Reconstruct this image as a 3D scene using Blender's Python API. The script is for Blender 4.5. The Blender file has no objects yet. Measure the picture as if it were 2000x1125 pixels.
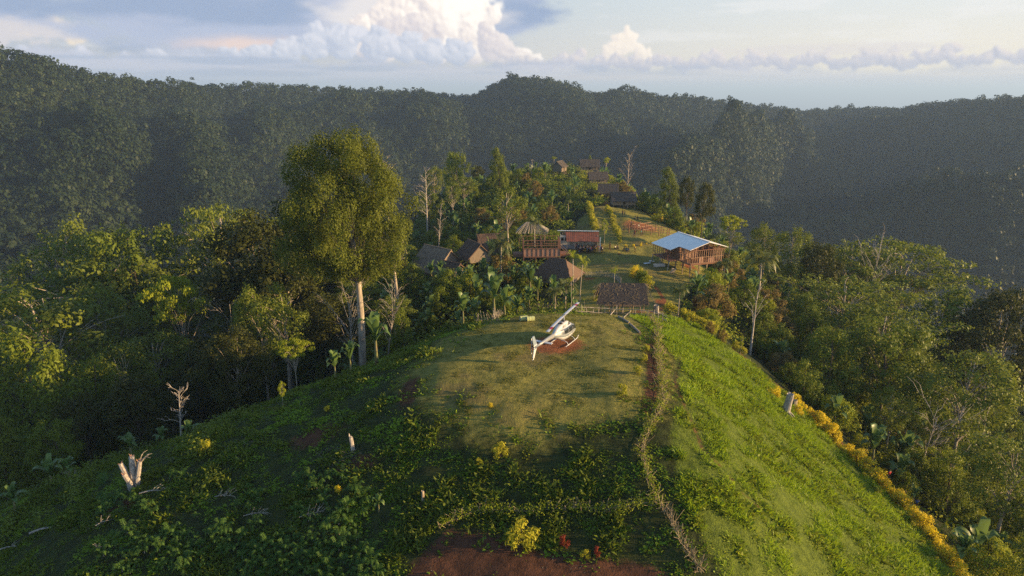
import bpy, bmesh, math, random
import numpy as np
from mathutils import Vector, Matrix, Euler

SC = bpy.context.scene
COL = SC.collection
R = math.radians
PI = math.pi
random.seed(11)
rng = np.random.default_rng(11)

# ------------------------------------------------------------------ camera
CAMZ, PITCH, FPX = 26.0, R(16.0), 1334.0
cd = bpy.data.cameras.new('camera')
cd.sensor_width = 36.0
cd.lens = 36.0 * FPX / 2000.0
cd.clip_start = 0.5
cd.clip_end = 400000.0
cam = bpy.data.objects.new('camera', cd)
COL.objects.link(cam)
cam.location = (0, 0, CAMZ)
cam.rotation_euler = (R(90) - PITCH, 0, 0)
SC.camera = cam

# ------------------------------------------------------------------ sun, exposure
SUN_AZ, SUN_EL = R(-8.0), R(11.5)        # azimuth measured from +X towards +Y
sun_dir = Vector((math.cos(SUN_AZ) * math.cos(SUN_EL), math.sin(SUN_AZ) * math.cos(SUN_EL), math.sin(SUN_EL)))
ld = bpy.data.lights.new('sun', 'SUN')
ld.energy = 5.0
ld.color = (1.0, 0.67, 0.31)
ld.angle = R(0.6)
sun = bpy.data.objects.new('sun', ld)
COL.objects.link(sun)
sun.rotation_euler = sun_dir.to_track_quat('Z', 'Y').to_euler()

SC.view_settings.view_transform = 'Standard'
SC.view_settings.look = 'None'
EXPO = 1.24
SC.view_settings.exposure = EXPO
SC.view_settings.gamma = 1.0
SC.view_settings.use_curve_mapping = False
cy = SC.cycles
cy.max_bounces = 5
cy.diffuse_bounces = 2
cy.glossy_bounces = 2
cy.transmission_bounces = 3
cy.transparent_max_bounces = 6
cy.volume_bounces = 0
cy.use_denoising = False
cy.sample_clamp_indirect = 4.0
cy.use_adaptive_sampling = True
cy.adaptive_threshold = 0.008


# ------------------------------------------------------------------ node expression helper
class E:
    """a node socket with arithmetic"""
    def __init__(s, nt, sock): s.nt, s.k = nt, sock
    def _m(s, op, *a, clamp=False):
        n = s.nt.nodes.new('ShaderNodeMath'); n.operation = op; n.use_clamp = clamp
        for i, v in enumerate((s,) + a):
            if isinstance(v, E): s.nt.links.new(v.k, n.inputs[i])
            else: n.inputs[i].default_value = float(v)
        return E(s.nt, n.outputs[0])
    def __add__(s, o): return s._m('ADD', o)
    __radd__ = __add__
    def __mul__(s, o): return s._m('MULTIPLY', o)
    __rmul__ = __mul__
    def __sub__(s, o): return s._m('SUBTRACT', o)
    def __rsub__(s, o): return (s * -1.0) + o
    def __truediv__(s, o): return s._m('DIVIDE', o)
    def __pow__(s, o): return s._m('POWER', o)
    def max(s, o): return s._m('MAXIMUM', o)
    def min(s, o): return s._m('MINIMUM', o)
    def sat(s): return s._m('ADD', 0.0, clamp=True)
    def ss(s, a, b, lo=0.0, hi=1.0):
        n = s.nt.nodes.new('ShaderNodeMapRange'); n.interpolation_type = 'SMOOTHSTEP'
        s.nt.links.new(s.k, n.inputs[0])
        for i, v in enumerate((a, b, lo, hi)):
            n.inputs[i + 1].default_value = v
        return E(s.nt, n.outputs[0])
def xyz(nt, x, y, z):
    n = nt.nodes.new('ShaderNodeCombineXYZ')
    for i, v in enumerate((x, y, z)):
        if isinstance(v, E): nt.links.new(v.k, n.inputs[i])
        else: n.inputs[i].default_value = v
    return E(nt, n.outputs[0])
def sep(nt, v):
    n = nt.nodes.new('ShaderNodeSeparateXYZ'); nt.links.new(v.k if isinstance(v, E) else v, n.inputs[0])
    return [E(nt, n.outputs[i]) for i in range(3)]
def noise(nt, v, scale, detail=3, rough=0.55, dist=0.0):
    n = nt.nodes.new('ShaderNodeTexNoise')
    if v is not None: nt.links.new(v.k, n.inputs['Vector'])
    n.inputs['Scale'].default_value = scale; n.inputs['Detail'].default_value = detail
    n.inputs['Roughness'].default_value = rough; n.inputs['Distortion'].default_value = dist
    return E(nt, n.outputs[0])
def voro(nt, v, scale, smooth=None, detail=0, rough=.5):
    n = nt.nodes.new('ShaderNodeTexVoronoi')
    if smooth is not None:
        n.feature = 'SMOOTH_F1'; n.inputs['Smoothness'].default_value = smooth
    nt.links.new(v.k, n.inputs['Vector']); n.inputs['Scale'].default_value = scale
    n.inputs['Detail'].default_value = detail
    n.inputs['Roughness'].default_value = rough
    return E(nt, n.outputs['Distance'])
def mixc(nt, f, a, b, mode='MIX'):
    n = nt.nodes.new('ShaderNodeMix'); n.data_type = 'RGBA'; n.blend_type = mode
    for sock, v in ((n.inputs[0], f), (n.inputs[6], a), (n.inputs[7], b)):
        if isinstance(v, E): nt.links.new(v.k, sock)
        elif isinstance(v, (int, float)): sock.default_value = v
        else: sock.default_value = (*v[:3], 1)
    return E(nt, n.outputs[2])

# ------------------------------------------------------------------ world: Nishita sky with clouds by direction
W = bpy.data.worlds.new('World'); SC.world = W
W.use_nodes = True
nt = W.node_tree
for n in list(nt.nodes): nt.nodes.remove(n)
wout = nt.nodes.new('ShaderNodeOutputWorld')
bg = nt.nodes.new('ShaderNodeBackground'); nt.links.new(bg.outputs[0], wout.inputs[0])
sky = nt.nodes.new('ShaderNodeTexSky'); sky.sky_type = 'NISHITA'; sky.sun_disc = False
sky.sun_elevation = SUN_EL
sky.sun_rotation = R(90.0) - SUN_AZ       # Blender: 0 = +Y, clockwise from above
sky.altitude = 700; sky.air_density = 1.0; sky.dust_density = 0.8; sky.ozone_density = 1.5

# --- cloud field, computed on an azimuth/elevation grid (16 samples per degree)
def vhash(ix, iy, seed):
    h = (ix.astype(np.int64) * 374761393 + iy.astype(np.int64) * 668265263 + seed * 1442695041) & 0xffffffff
    h = ((h ^ (h >> 13)) * 1274126177) & 0xffffffff
    h = ((h ^ (h >> 16)) * 2246822519) & 0xffffffff
    return ((h ^ (h >> 15)) & 0xffffff) / float(0xffffff)
def vnoise(x, y, seed=0):
    xi, yi = np.floor(x), np.floor(y)
    fx, fy = x - xi, y - yi
    fx = fx * fx * fx * (fx * (fx * 6 - 15) + 10); fy = fy * fy * fy * (fy * (fy * 6 - 15) + 10)
    a, b = vhash(xi, yi, seed), vhash(xi + 1, yi, seed)
    c_, d = vhash(xi, yi + 1, seed), vhash(xi + 1, yi + 1, seed)
    return (a * (1 - fx) + b * fx) * (1 - fy) + (c_ * (1 - fx) + d * fx) * fy
def fbm(x, y, seed=0, octv=4, rough=.5):
    s, a, t = 0.0, 1.0, 0.0
    for o in range(octv):
        s = s + a * vnoise(x * 2 ** o + 17.3 * o, y * 2 ** o - 9.1 * o, seed + o); t += a; a *= rough
    return s / t
def sstep(x, a, b):
    t = np.clip((x - a) / (b - a), 0, 1)
    return t * t * (3 - 2 * t)
AZ0, AZ1, EL0, EL1, RES = -60.0, 60.0, -3.0, 17.0, 16
GW, GH = int((AZ1 - AZ0) * RES), int((EL1 - EL0) * RES)
ga, ge = np.meshgrid(np.linspace(AZ0, AZ1, GW), np.linspace(EL0, EL1, GH))
def lerp3(a, b, t):
    a = np.asarray(a, float); b = np.asarray(b, float)
    return a + (b - a) * t[..., None]
def over(c, col, m): return c * (1 - m[..., None]) + col * m[..., None]
def ellm(a0, e0, ra, re): return 1.0 - np.sqrt(((ga - a0) / ra) ** 2 + ((ge - e0) / re) ** 2)
azr = sstep(ga, -30, 38)
wa = ga + (fbm(ga * 1.6, ge * 1.6, 71, 4) - .5) * .55
we = ge + (fbm(ga * 1.6, ge * 1.6, 91, 4) - .5) * .45
def billow(seeds, n_child, spread, kmin, seed, floor=None):
    """grow small balls on large ones: [(az, el, r)] -> height field above a flat back plane"""
    rg = np.random.default_rng(seed)
    balls = [(a, e, r, 0.0) for a, e, r in seeds]
    gen = list(balls)
    for lev in range(4):
        nxt = []
        for (a, e, r, d) in gen:
            for _ in range(n_child):
                th = rg.uniform(-.35, PI + .35); ph = rg.uniform(0, 1)
                rr = r * rg.uniform(kmin, kmin + .22)
                if rr < .07: continue
                nxt.append((a + math.cos(th) * r * spread * math.sqrt(ph), e + math.sin(th) * r * spread * math.sqrt(ph) * .92, rr, d + r * .85 * math.sqrt(max(0, 1 - ph))))
        if len(nxt) > 2600: nxt = [nxt[i] for i in rg.choice(len(nxt), 2600, replace=False)]
        gen = nxt; balls += nxt
    Z = np.full(ga.shape, -1.0)
    for a, e, r, d in balls:
        i0, i1 = int((a - r * 1.6 - .6 - AZ0) * RES), int((a + r * 1.6 + .6 - AZ0) * RES) + 1
        j0, j1 = int((e - r * 1.6 - .6 - EL0) * RES), int((e + r * 1.6 + .6 - EL0) * RES) + 1
        i0, j0 = max(i0, 0), max(j0, 0)
        if i1 <= i0 or j1 <= j0: continue
        sl = (slice(j0, j1), slice(i0, i1))
        q = r * r - (wa[sl] - a) ** 2 - (we[sl] - e) ** 2
        z = np.where(q > 0, d + np.sqrt(np.maximum(q, 0)), -1)
        Z[sl] = np.maximum(Z[sl], z)
    return Z
def blur(Z, k):
    for _ in range(k):
        Z = (Z + np.roll(Z, 1, 0) + np.roll(Z, -1, 0) + np.roll(Z, 1, 1) + np.roll(Z, -1, 1)) / 5
    return Z
def shade(c, Z, lit, mid, dark, L=(.80, .45, .40), base=None, soft=2):
    lit, mid, dark = [np.asarray(q, float) for q in (lit, mid, dark)]; lit, dark = lit * .8 + mid * .2, dark * .7 + mid * .3
    m = blur((Z > -.5).astype(float), soft + 1)
    Zs = blur(np.maximum(Z, 0), 3)
    gy, gx = np.gradient(Zs * RES)
    nn = np.sqrt(gx * gx + gy * gy + 1.0)
    l = (-gx * L[0] - gy * L[1] + L[2]) / nn
    l = blur(l, 1)
    t = np.clip(l * .5 + .5, 0, 1)
    col = np.where((t < .62)[..., None], lerp3(dark, mid, sstep(t, .25, .62)), lerp3(mid, lit, sstep(t, .62, .95)))
    if base is not None: col = over(col, np.asarray(base, float) * np.ones(3), sstep(ge, 2.9, 1.6) * .75)
    return over(c, col, sstep(m, .25, .8))
g = lerp3((.56, .57, .62), (.96, .86, .70), azr)
g2 = lerp3((.42, .53, .62), (.78, .82, .82), azr)
c = g + (g2 - g) * sstep(ge, .8, 7.5)[..., None]
wis = sstep(fbm(ga * .16 + ge * .12, ge * 1.0, 5, 5, .6), .52, .72) * sstep(ge, 1.8, 3.2)
c = over(c, np.array((.92, .90, .88)), wis * .4)
cl = sstep(ellm(-36.5, 4.0, 7.4, 1.3) + (fbm(ga * .9, ge * 1.5, 15, 5, .6) - .5) * 1.3, -.05, .3)
c = over(c, lerp3((.74, .70, .72), (1.0, .84, .64), sstep(fbm(ga * .8, ge * 1.4, 25, 4), .38, .6)), cl)
n1 = fbm(ga * .2, ge * .55, 31, 5, .55)
anv = sstep(np.maximum(ellm(-19, 5.6, 16.5, 3.3), ellm(-11, 6.4, 14.5, 4.6)) + (n1 - .5) * .8, -.04, .22)
anc = lerp3((.33, .42, .60), (.48, .54, .70), sstep(fbm(ga * .14 + ge * .1, ge * .5, 41, 4), .35, .65))
anc = over(anc, np.array((.88, .70, .64)), sstep(ellm(-20.5, 3.4, 6.5, .9) + (n1 - .5), 0, .8))
anc = over(anc, np.array((.84, .80, .80)), sstep(ellm(-8.5, 6.4, 8, 3.4) + (n1 - .5), 0, .6))
c = over(c, anc, anv)
T = billow([(-5.2, 6.9, 2.6), (-8.6, 5.2, 2.2), (-2.9, 5.2, 1.7), (-6.3, 4.2, 2.2), (-10.6, 3.9, 1.9), (-3.2, 3.6, 1.5), (-.9, 3.1, .9), (.6, 2.7, .65), (2.0, 2.4, .5)], 7, 1.0, .30, 3)
c = shade(c, T, (1.22, 1.12, 1.0), (.98, .88, .82), (.68, .64, .68), base=(.58, .58, .68), soft=3)
core = sstep(ellm(-3.4, 7.6, 3.2, 3.4) + (fbm(ga * 1.1, ge * 1.1, 77, 5) - .5) * 1.3, .0, .75)
c = over(c, np.array((1.15, 1.08, .98)), core * sstep(ge, 3.4, 5.0))
T = billow([(-7.6, 5.0, .9), (-6.5, 4.2, 1.1), (-2.0, 4.2, .8), (-1.6, 3.4, 1.1), (-.2, 3.0, .7), (-9.2, 4.4, 1.0)], 7, 1.0, .32, 13)
c = shade(c, T, (1.0, .90, .84), (.80, .73, .74), (.62, .60, .67), base=(.50, .53, .64))
T = billow([(-21.5, 2.4, .8), (-19.4, 2.6, .85), (-17.2, 2.8, 1.0), (-15.2, 3.4, 1.05), (-15.0, 4.5, .6), (-13.2, 3.6, 1.2), (-11.9, 4.5, .5), (-10.6, 3.4, 1.2), (-8.4, 3.2, 1.1), (-6.2, 3.0, 1.0), (-4.2, 2.8, .9), (-23.7, 2.2, .7), (-26, 2.1, .75), (-28.4, 2.0, .6), (-31, 2.0, .7), (-34, 1.9, .7), (-37, 1.9, .6)], 7, 1.0, .34, 23)
c = shade(c, T, (.84, .83, .89), (.66, .69, .79), (.48, .54, .69), base=(.46, .52, .66))
T = billow([(8.9, 3.7, .85), (8.0, 3.2, .65), (10.1, 2.9, .55), (7.4, 2.9, .3), (10.8, 2.7, .3)], 6, 1.0, .36, 33)
c = shade(c, T, (1.12, 1.0, .86), (1.02, .91, .79), (.88, .79, .74))
T = billow([(36.4, 3.2, .6), (31.5, 2.8, .4), (22.5, 2.6, .35), (18.5, 2.5, .4), (15, 2.5, .35), (5.5, 2.7, .4), (4.2, 2.6, .35), (7.0, 2.6, .3), (28, 2.7, .3)] +
           [(a, 2.1 + .22 * math.sin(a * 1.7) + .15 * math.sin(a * 4.1), .38) for a in np.arange(-1, 50, .5)], 5, 1.15, .42, 43)
c = shade(c, T, (.96, .84, .76), (.70, .67, .72), (.48, .50, .62), base=(.52, .53, .64), soft=1)
flat = sstep(ellm(24, 3.0, 9, .45) + (fbm(ga * .5, ge * 2.5, 51, 4) - .5) * .8, 0, .35)
c = over(c, np.array((.80, .74, .72)), flat * .6)
top = 2.75 - azr * 1.0 + sstep(ga, -14, -26) * .2 + (fbm(ga * .35, ga * 0, 61, 5, .6) - .5) * 1.4
st_ = fbm(ga * .10, ge * 2.2, 63, 5, .6)
bank = lerp3(np.array((.44, .51, .66)), np.array((.62, .64, .75)), sstep(st_, .36, .62)) * 1.0
bank = bank + azr[..., None] * np.array((.06, .02, -.02))
m = sstep(top - ge, -.12, .5)
c = over(c, bank, m * (.88 - azr * .2))
lowc = lerp3((.42, .50, .65), (.66, .65, .70), azr)
c = over(c, lowc, sstep(ge, 1.35, .45) * .9)
bars = sstep(fbm(ga * .12, ge * 5, 67, 4, .6), .55, .75) * sstep(ge, .3, .8) * sstep(ge, 1.8, 1.2)
c = over(c, lerp3((.55, .52, .62), (.84, .76, .70), azr), bars * .65)
c = np.stack([blur(c[..., q_], 2) for q_ in range(3)], -1)
alpha = sstep(np.abs(ga), 59.5, 46) * sstep(ge, 16.5, 9)
px_ = np.concatenate([np.clip(c * 1.06 * 2.0 ** -EXPO, 0, 3), alpha[..., None]], -1).astype(np.float32)
im = bpy.data.images.new('cloud_field', GW, GH, alpha=True, float_buffer=True)
im.colorspace_settings.name = 'Linear Rec.709'
im.alpha_mode = 'CHANNEL_PACKED'
im.pixels.foreach_set(px_.ravel()); im.update(); im.pack()
tc = nt.nodes.new('ShaderNodeTexCoord')
dx, dy, dz = sep(nt, tc.outputs['Generated'])
az = dx._m('ARCTAN2', dy) * 57.29578            # degrees right of +Y
el = dz._m('ARCSINE') * 57.29578
ti = nt.nodes.new('ShaderNodeTexImage'); ti.image = im; ti.extension = 'CLIP'; ti.interpolation = 'Linear'
nt.links.new(xyz(nt, (az - AZ0) / (AZ1 - AZ0), (el - EL0) / (EL1 - EL0), 0.0).k, ti.inputs[0])
SKYK = 0.11
sk = nt.nodes.new('ShaderNodeMix'); sk.data_type = 'RGBA'; sk.blend_type = 'MULTIPLY'; sk.inputs[0].default_value = 1
nt.links.new(sky.outputs[0], sk.inputs[6]); sk.inputs[7].default_value = (SKYK, SKYK, SKYK, 1)
fin = mixc(nt, E(nt, ti.outputs[1]), E(nt, sk.outputs[2]), E(nt, ti.outputs[0]))
nt.links.new(fin.k, bg.inputs['Color'])
bg.inputs['Strength'].default_value = 1.0
W.cycles.sampling_method = 'MANUAL'
W.cycles.sample_map_resolution = 512
# ------------------------------------------------------------------ placing helpers
def ray(px, py):
    u, v = (px - 1000.0) / FPX, (562.5 - py) / FPX
    return Vector((u, math.cos(PITCH) + math.sin(PITCH) * v, -math.sin(PITCH) + math.cos(PITCH) * v))
def P(px, py, depth):
    d = ray(px, py) * depth
    return (d.x, d.y, CAMZ + d.z)

# ------------------------------------------------------------------ terrain height
CP = [(3,66,0),(-8,62,-.3),(-6,74,-.6),(6,82,-.9),(14,76,-.5),(15,64,0),(12.6,53,-.1),(0,52.5,-.3),(-9.5,56,-.8),(3,58,.15),(8,70,.1),(12,84,-1.6),(-2,80,-1.0),(16,71,-.4),
 (0,44,-3.7),(0,38,-4.9),(8,38,-4.8),(-8,44,-4.6),(-8,38,-6.0),(0,30,-7),(0,15,-12),(0,0,-17),(0,-30,-26),
 (10.5,48.4,-1.0),(10.8,43,-2.6),(12.2,38,-4.6),(14,30,-7),(16,46,-2.2),
 (20,62,-2.1),(20,50,-3.9),(27,56,-8.2),(35,78,-11),(31,82,-8),(27,87,-5.6),(23,90,-4.2),(41,71,-16),(42,55,-17),(30,44,-12),(22,38,-9.5),(45,40,-21),(20,80,-2.6),(14,90,-4),(27,70,-6.4),(34,64,-11.8),
 (50,75,-22),(45,88,-18),(38,98,-13),(60,60,-29),(70,80,-33),(80,110,-36),(60,110,-25),(48,125,-14),(60,150,-20),(85,150,-33),(100,190,-50),(110,130,-50),(90,40,-45),(60,20,-36),(40,0,-32),(120,60,-60),
 (-22,69,-4.9),(-16,60,-2.6),(-32,51,-7.2),(-34,65,-9),(-46,60,-12),(-20,48,-5.8),(-20,38,-8.5),(-35,38,-11),(-45,48,-13),(-30,20,-17),(-60,45,-19),
 (-40,80,-19),(-20,84,-12),(-22,100,-17),(-50,100,-32),(-60,75,-25),(-75,60,-28),(-80,100,-42),(-60,130,-38),(-100,150,-52),(-80,180,-48),(-40,150,-28),(-40,190,-24),(-10,89,-7),(-110,90,-52),(-120,130,-58),(-80,20,-34),(-60,0,-30),
 (-4,98,-8.5),(5,100,-7.5),(18,97,-5.6),(15,108,-7),(25,110,-7.4),(-15,120,-9.5),(-24,124,-12.5),(0,120,-8),(15,125,-7),(32,125,-7.5),(12,145,-7),(35,145,-7.5),(-10,145,-10),(20,165,-6.5),(30,180,-6),(15,190,-6.5),(40,170,-8.5),(31,197,-5.6),(28,225,-4.6),(28,255,-3.5),(10,250,-4),
 (-10,200,-9),(-25,170,-16),(-5,250,-6),(0,290,-10),(-30,240,-16),(50,200,-12),(55,230,-20),(50,260,-18),(30,290,-10),(20,330,-34),(-60,220,-40),(-60,300,-66),(90,260,-62),(40,112,-10),(40,130,-10)]
for a in range(-180, 180, 20):
    CP.append((390 * math.sin(R(a)), 390 * math.cos(R(a)), -110 + (14 if 25 <= a <= 45 else 0)))
CP = np.array(CP, float)
def _tps(d2): return np.where(d2 > 1e-9, .5 * d2 * np.log(np.maximum(d2, 1e-9)), 0)
_S = 100.0
_n = len(CP)
_X = CP[:, :2] / _S
_K = _tps(((_X[:, None] - _X[None]) ** 2).sum(-1)) + np.eye(_n) * 2e-5
_Pm = np.c_[np.ones(_n), _X]
_A = np.block([[_K, _Pm], [_Pm.T, np.zeros((3, 3))]])
_w = np.linalg.solve(_A, np.r_[CP[:, 2], 0, 0, 0])
def near_h(x, y):
    sh = x.shape; q = np.c_[x.ravel(), y.ravel()] / _S
    out = np.empty(len(q))
    for i in range(0, len(q), 20000):
        k = _tps(((q[i:i + 20000, None] - _X[None]) ** 2).sum(-1))
        out[i:i + 20000] = k @ _w[:_n] + _w[_n] + q[i:i + 20000] @ _w[_n + 1:]
    return out.reshape(sh)
# far crest: photo column -> row of the bare crest (canopy is added on top) and its distance
CREST = [(-400,70,800),(0,113,880),(60,120,880),(150,150,930),(250,164,980),(285,172,1000),(350,168,1020),(430,180,1150),(520,176,1180),(600,178,1230),(750,188,1280),(850,195,1290),(920,199,1290),(955,180,1260),(1000,158,1220),(1070,165,1180),(1120,178,1180),(1158,193,1230),(1210,183,1240),(1300,198,1280),(1370,200,1320),(1450,213,1400),(1560,227,1520),(1640,222,1560),(1750,220,1500),(1880,205,1400),(2000,203,1320),(2400,190,1200)]
_ca, _cz, _cr = [], [], []
for cx, cyy, cr in CREST:
    d = ray(cx, cyy); h = math.hypot(d.x, d.y)
    _ca.append(math.degrees(math.atan2(d.x, d.y))); _cz.append(CAMZ + d.z / h * cr); _cr.append(cr)
_ca = [-180, -70] + _ca + [70, 180]; _cz = [-10, 60] + _cz + [-30, -10]; _cr = [1000, 800] + _cr + [1100, 1000]
SPURS = [[(3, 1150), (9, 920), (14, 700)], [(15, 1290), (23, 1060), (32, 830)], [(-21, 990), (-17, 790), (-13.5, 610)], [(-33, 900), (-29.5, 700)], [(-10, 1260), (-5.5, 1010), (-3, 780)], [(26, 1420), (36, 1120)], [(9.5, 1240), (15, 1010), (21, 820)], [(-27, 960), (-23.5, 760), (-22, 600)], [(-15, 1180), (-11, 960), (-8, 740)]]
def spur_lines(x, y):
    """main buttresses coming down from the crest"""
    out = np.zeros(np.shape(x))
    wx = x + (fbm(x / 120., y / 120., 201, 3) - .5) * 90; wy = y + (fbm(x / 120., y / 120., 211, 3) - .5) * 90
    for k_, ln_ in enumerate(SPURS):
        pts_ = [(r_ * math.sin(R(a_)), r_ * math.cos(R(a_))) for a_, r_ in ln_]
        for (x0, y0), (x1, y1) in zip(pts_[:-1], pts_[1:]):
            t_ = np.clip(((wx - x0) * (x1 - x0) + (wy - y0) * (y1 - y0)) / ((x1 - x0) ** 2 + (y1 - y0) ** 2), 0, 1)
            d_ = np.hypot(wx - x0 - t_ * (x1 - x0), wy - y0 - t_ * (y1 - y0))
            out = np.maximum(out, np.exp(-np.abs(d_ / (80. if k_ % 2 else 100.)) ** 1.15) * (1 - .2 * (k_ % 3)))
    return out
def far_h(x, y):
    r = np.hypot(x, y); a = np.degrees(np.arctan2(x, y))
    zc = np.interp(a, _ca, _cz); rc = np.interp(a, _ca, _cr)
    rv = rc * .46
    zv = -150 + 18 * np.sin(a * .11)
    s = np.clip((r - rv) / (rc - rv), 0, 1)
    z = zv + (zc - zv) * (s ** 1.05)
    # spurs running down and to the right towards the viewer
    q = a * 11.0 + (r - rc) * -.42
    q = q + 60 * (fbm(x / 260., y / 260., 7, 3) - .5)
    sp = 1 - np.abs(2 * vnoise(q / 250., r / 900., 3) - 1)
    sp2 = 1 - np.abs(2 * vnoise(q / 74. + 3.3, r / 420., 13) - 1)
    sp3 = 1 - np.abs(2 * fbm(x / 55., y / 55., 23, 3) - 1)
    env = np.clip(s * (1 - s) * 4, 0, 1) ** .8
    z = z + env * ((sp ** 1.2 - .72) * 95 + (sp2 - .6) * 30 + spur_lines(x, y) * 78 * sstep(1 - s, .03, .35) - 12) + (sp3 - .6) * 13 * np.clip(1 - s, .12, 1)
    # beyond the crest: down to the far lowland
    b = np.clip((r - rc) / 1600., 0, 1)
    z = np.where(r > rc, zc + (-600 - zc) * (b * b * (3 - 2 * b)) - np.minimum(r - rc, 200) * .25, z)
    return z
def H(x, y):
    x = np.asarray(x, float); y = np.asarray(y, float)
    r = np.hypot(x, y)
    w = sstep(r, 270, 390)
    nz = near_h(np.where(r > 420, 0, x), np.where(r > 420, 60, y))
    nz = nz + (fbm(x / 9., y / 9., 3, 3) - .5) * np.clip((r - 90) / 60, 0, 1) * 2.2
    nz = nz + (fbm(x / 3.1, y / 3.1, 33, 3) - .5) * .35
    return nz * (1 - w) + far_h(x, y) * w
# dense lookup table for placing things
_lx = np.arange(-130, 150.1, 1.0); _ly = np.arange(10, 340.1, 1.0)
_LG = H(*np.meshgrid(_lx, _ly))
def hz(x, y):
    fx = min(max(x - _lx[0], 0), len(_lx) - 2.001); fy = min(max(y - _ly[0], 0), len(_ly) - 2.001)
    i, j = int(fx), int(fy); fx -= i; fy -= j
    return float((_LG[j, i] * (1 - fx) + _LG[j, i + 1] * fx) * (1 - fy) + (_LG[j + 1, i] * (1 - fx) + _LG[j + 1, i + 1] * fx) * fy)
def hzv(x, y):
    fx = np.clip(x - _lx[0], 0, len(_lx) - 2.001); fy = np.clip(y - _ly[0], 0, len(_ly) - 2.001)
    i = fx.astype(int); j = fy.astype(int); fx = fx - i; fy = fy - j
    return (_LG[j, i] * (1 - fx) + _LG[j, i + 1] * fx) * (1 - fy) + (_LG[j + 1, i] * (1 - fx) + _LG[j + 1, i + 1] * fx) * fy
def G(px, py, t0=32.0):
    """ground point seen at a photo position"""
    d = ray(px, py); t = t0
    while t < 330:
        x, y, z = d.x * t, d.y * t, CAMZ + d.z * t
        if z <= hz(x, y): break
        t += .4
    for _ in range(6):
        t -= .08
        if CAMZ + d.z * t > hz(d.x * t, d.y * t): break
    x, y = d.x * t, d.y * t
    return Vector((x, y, hz(x, y)))
def unproj_row(x, y, z):
    """photo position of a world point (for checking)"""
    v = Vector((x, y, z - CAMZ)); f = v.y * math.cos(PITCH) - v.z * math.sin(PITCH); u = v.y * math.sin(PITCH) + v.z * math.cos(PITCH)
    return 1000 + v.x / f * FPX, 562.5 - u / f * FPX, f
def unproj_v(x, y, z):
    zz = z - CAMZ; f = y * math.cos(PITCH) - zz * math.sin(PITCH); u = y * math.sin(PITCH) + zz * math.cos(PITCH)
    return 1000 + x / f * FPX, 562.5 - u / f * FPX, f

# ------------------------------------------------------------------ mesh helpers
def raw_mesh(name, V, F, mats, attrs=None, smooth=False, colors=None):
    """numpy arrays -> mesh; F is (n,3) or (n,4) or a list of such arrays"""
    me = bpy.data.meshes.new(name)
    Fs = F if isinstance(F, list) else [F]
    me.vertices.add(len(V)); me.vertices.foreach_set('co', np.ascontiguousarray(V, dtype=np.float32).ravel())
    tot = sum(f.size for f in Fs); nf = sum(len(f) for f in Fs)
    me.loops.add(tot); me.loops.foreach_set('vertex_index', np.concatenate([f.ravel() for f in Fs]).astype(np.int32))
    me.polygons.add(nf)
    cnt = np.concatenate([np.full(len(f), f.shape[1], np.int32) for f in Fs])
    st = np.concatenate([[0], np.cumsum(cnt)[:-1]]).astype(np.int32)
    me.polygons.foreach_set('loop_start', st)
    if smooth: me.polygons.foreach_set('use_smooth', np.ones(nf, bool))
    me.update(calc_edges=True)
    for k, v in (attrs or {}).items():
        a = me.attributes.new(k, 'FLOAT', 'POINT'); a.data.foreach_set('value', np.ascontiguousarray(v, dtype=np.float32))
    for m in (mats if isinstance(mats, (list, tuple)) else [mats]): me.materials.append(m)
    return me
def link(name, data, parent=None, loc=None):
    o = bpy.data.objects.new(name, data); COL.objects.link(o)
    if parent is not None: o.parent = parent
    if loc is not None: o.location = loc
    return o
def tag(o, label=None, cat=None, group=None, kind=None):
    if label: o['label'] = label
    if cat: o['category'] = cat
    if group: o['group'] = group
    if kind: o['kind'] = kind
    return o
def empty(name, loc, label, cat, group=None, rz=0.0, s=1.0):
    o = link(name, None, loc=loc); o.rotation_euler = (0, 0, rz)
    o.scale = (s, s, s) if not isinstance(s, (tuple, list)) else s
    o.empty_display_size = .3
    return tag(o, label, cat, group)
def copy_thing(src, loc, rz, scale, label, group=None):
    r = src.copy(); COL.objects.link(r)
    r.location = loc; r.rotation_euler = (0, 0, rz)
    r.scale = scale if isinstance(scale, (tuple, list)) else (scale,) * 3
    r['label'] = label
    if group: r['group'] = group
    elif 'group' in r: del r['group']
    for ch in list(src.children):
        c_ = ch.copy(); COL.objects.link(c_); c_.parent = r
        for g_ in list(ch.children):
            d_ = g_.copy(); COL.objects.link(d_); d_.parent = c_
    return r
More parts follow.
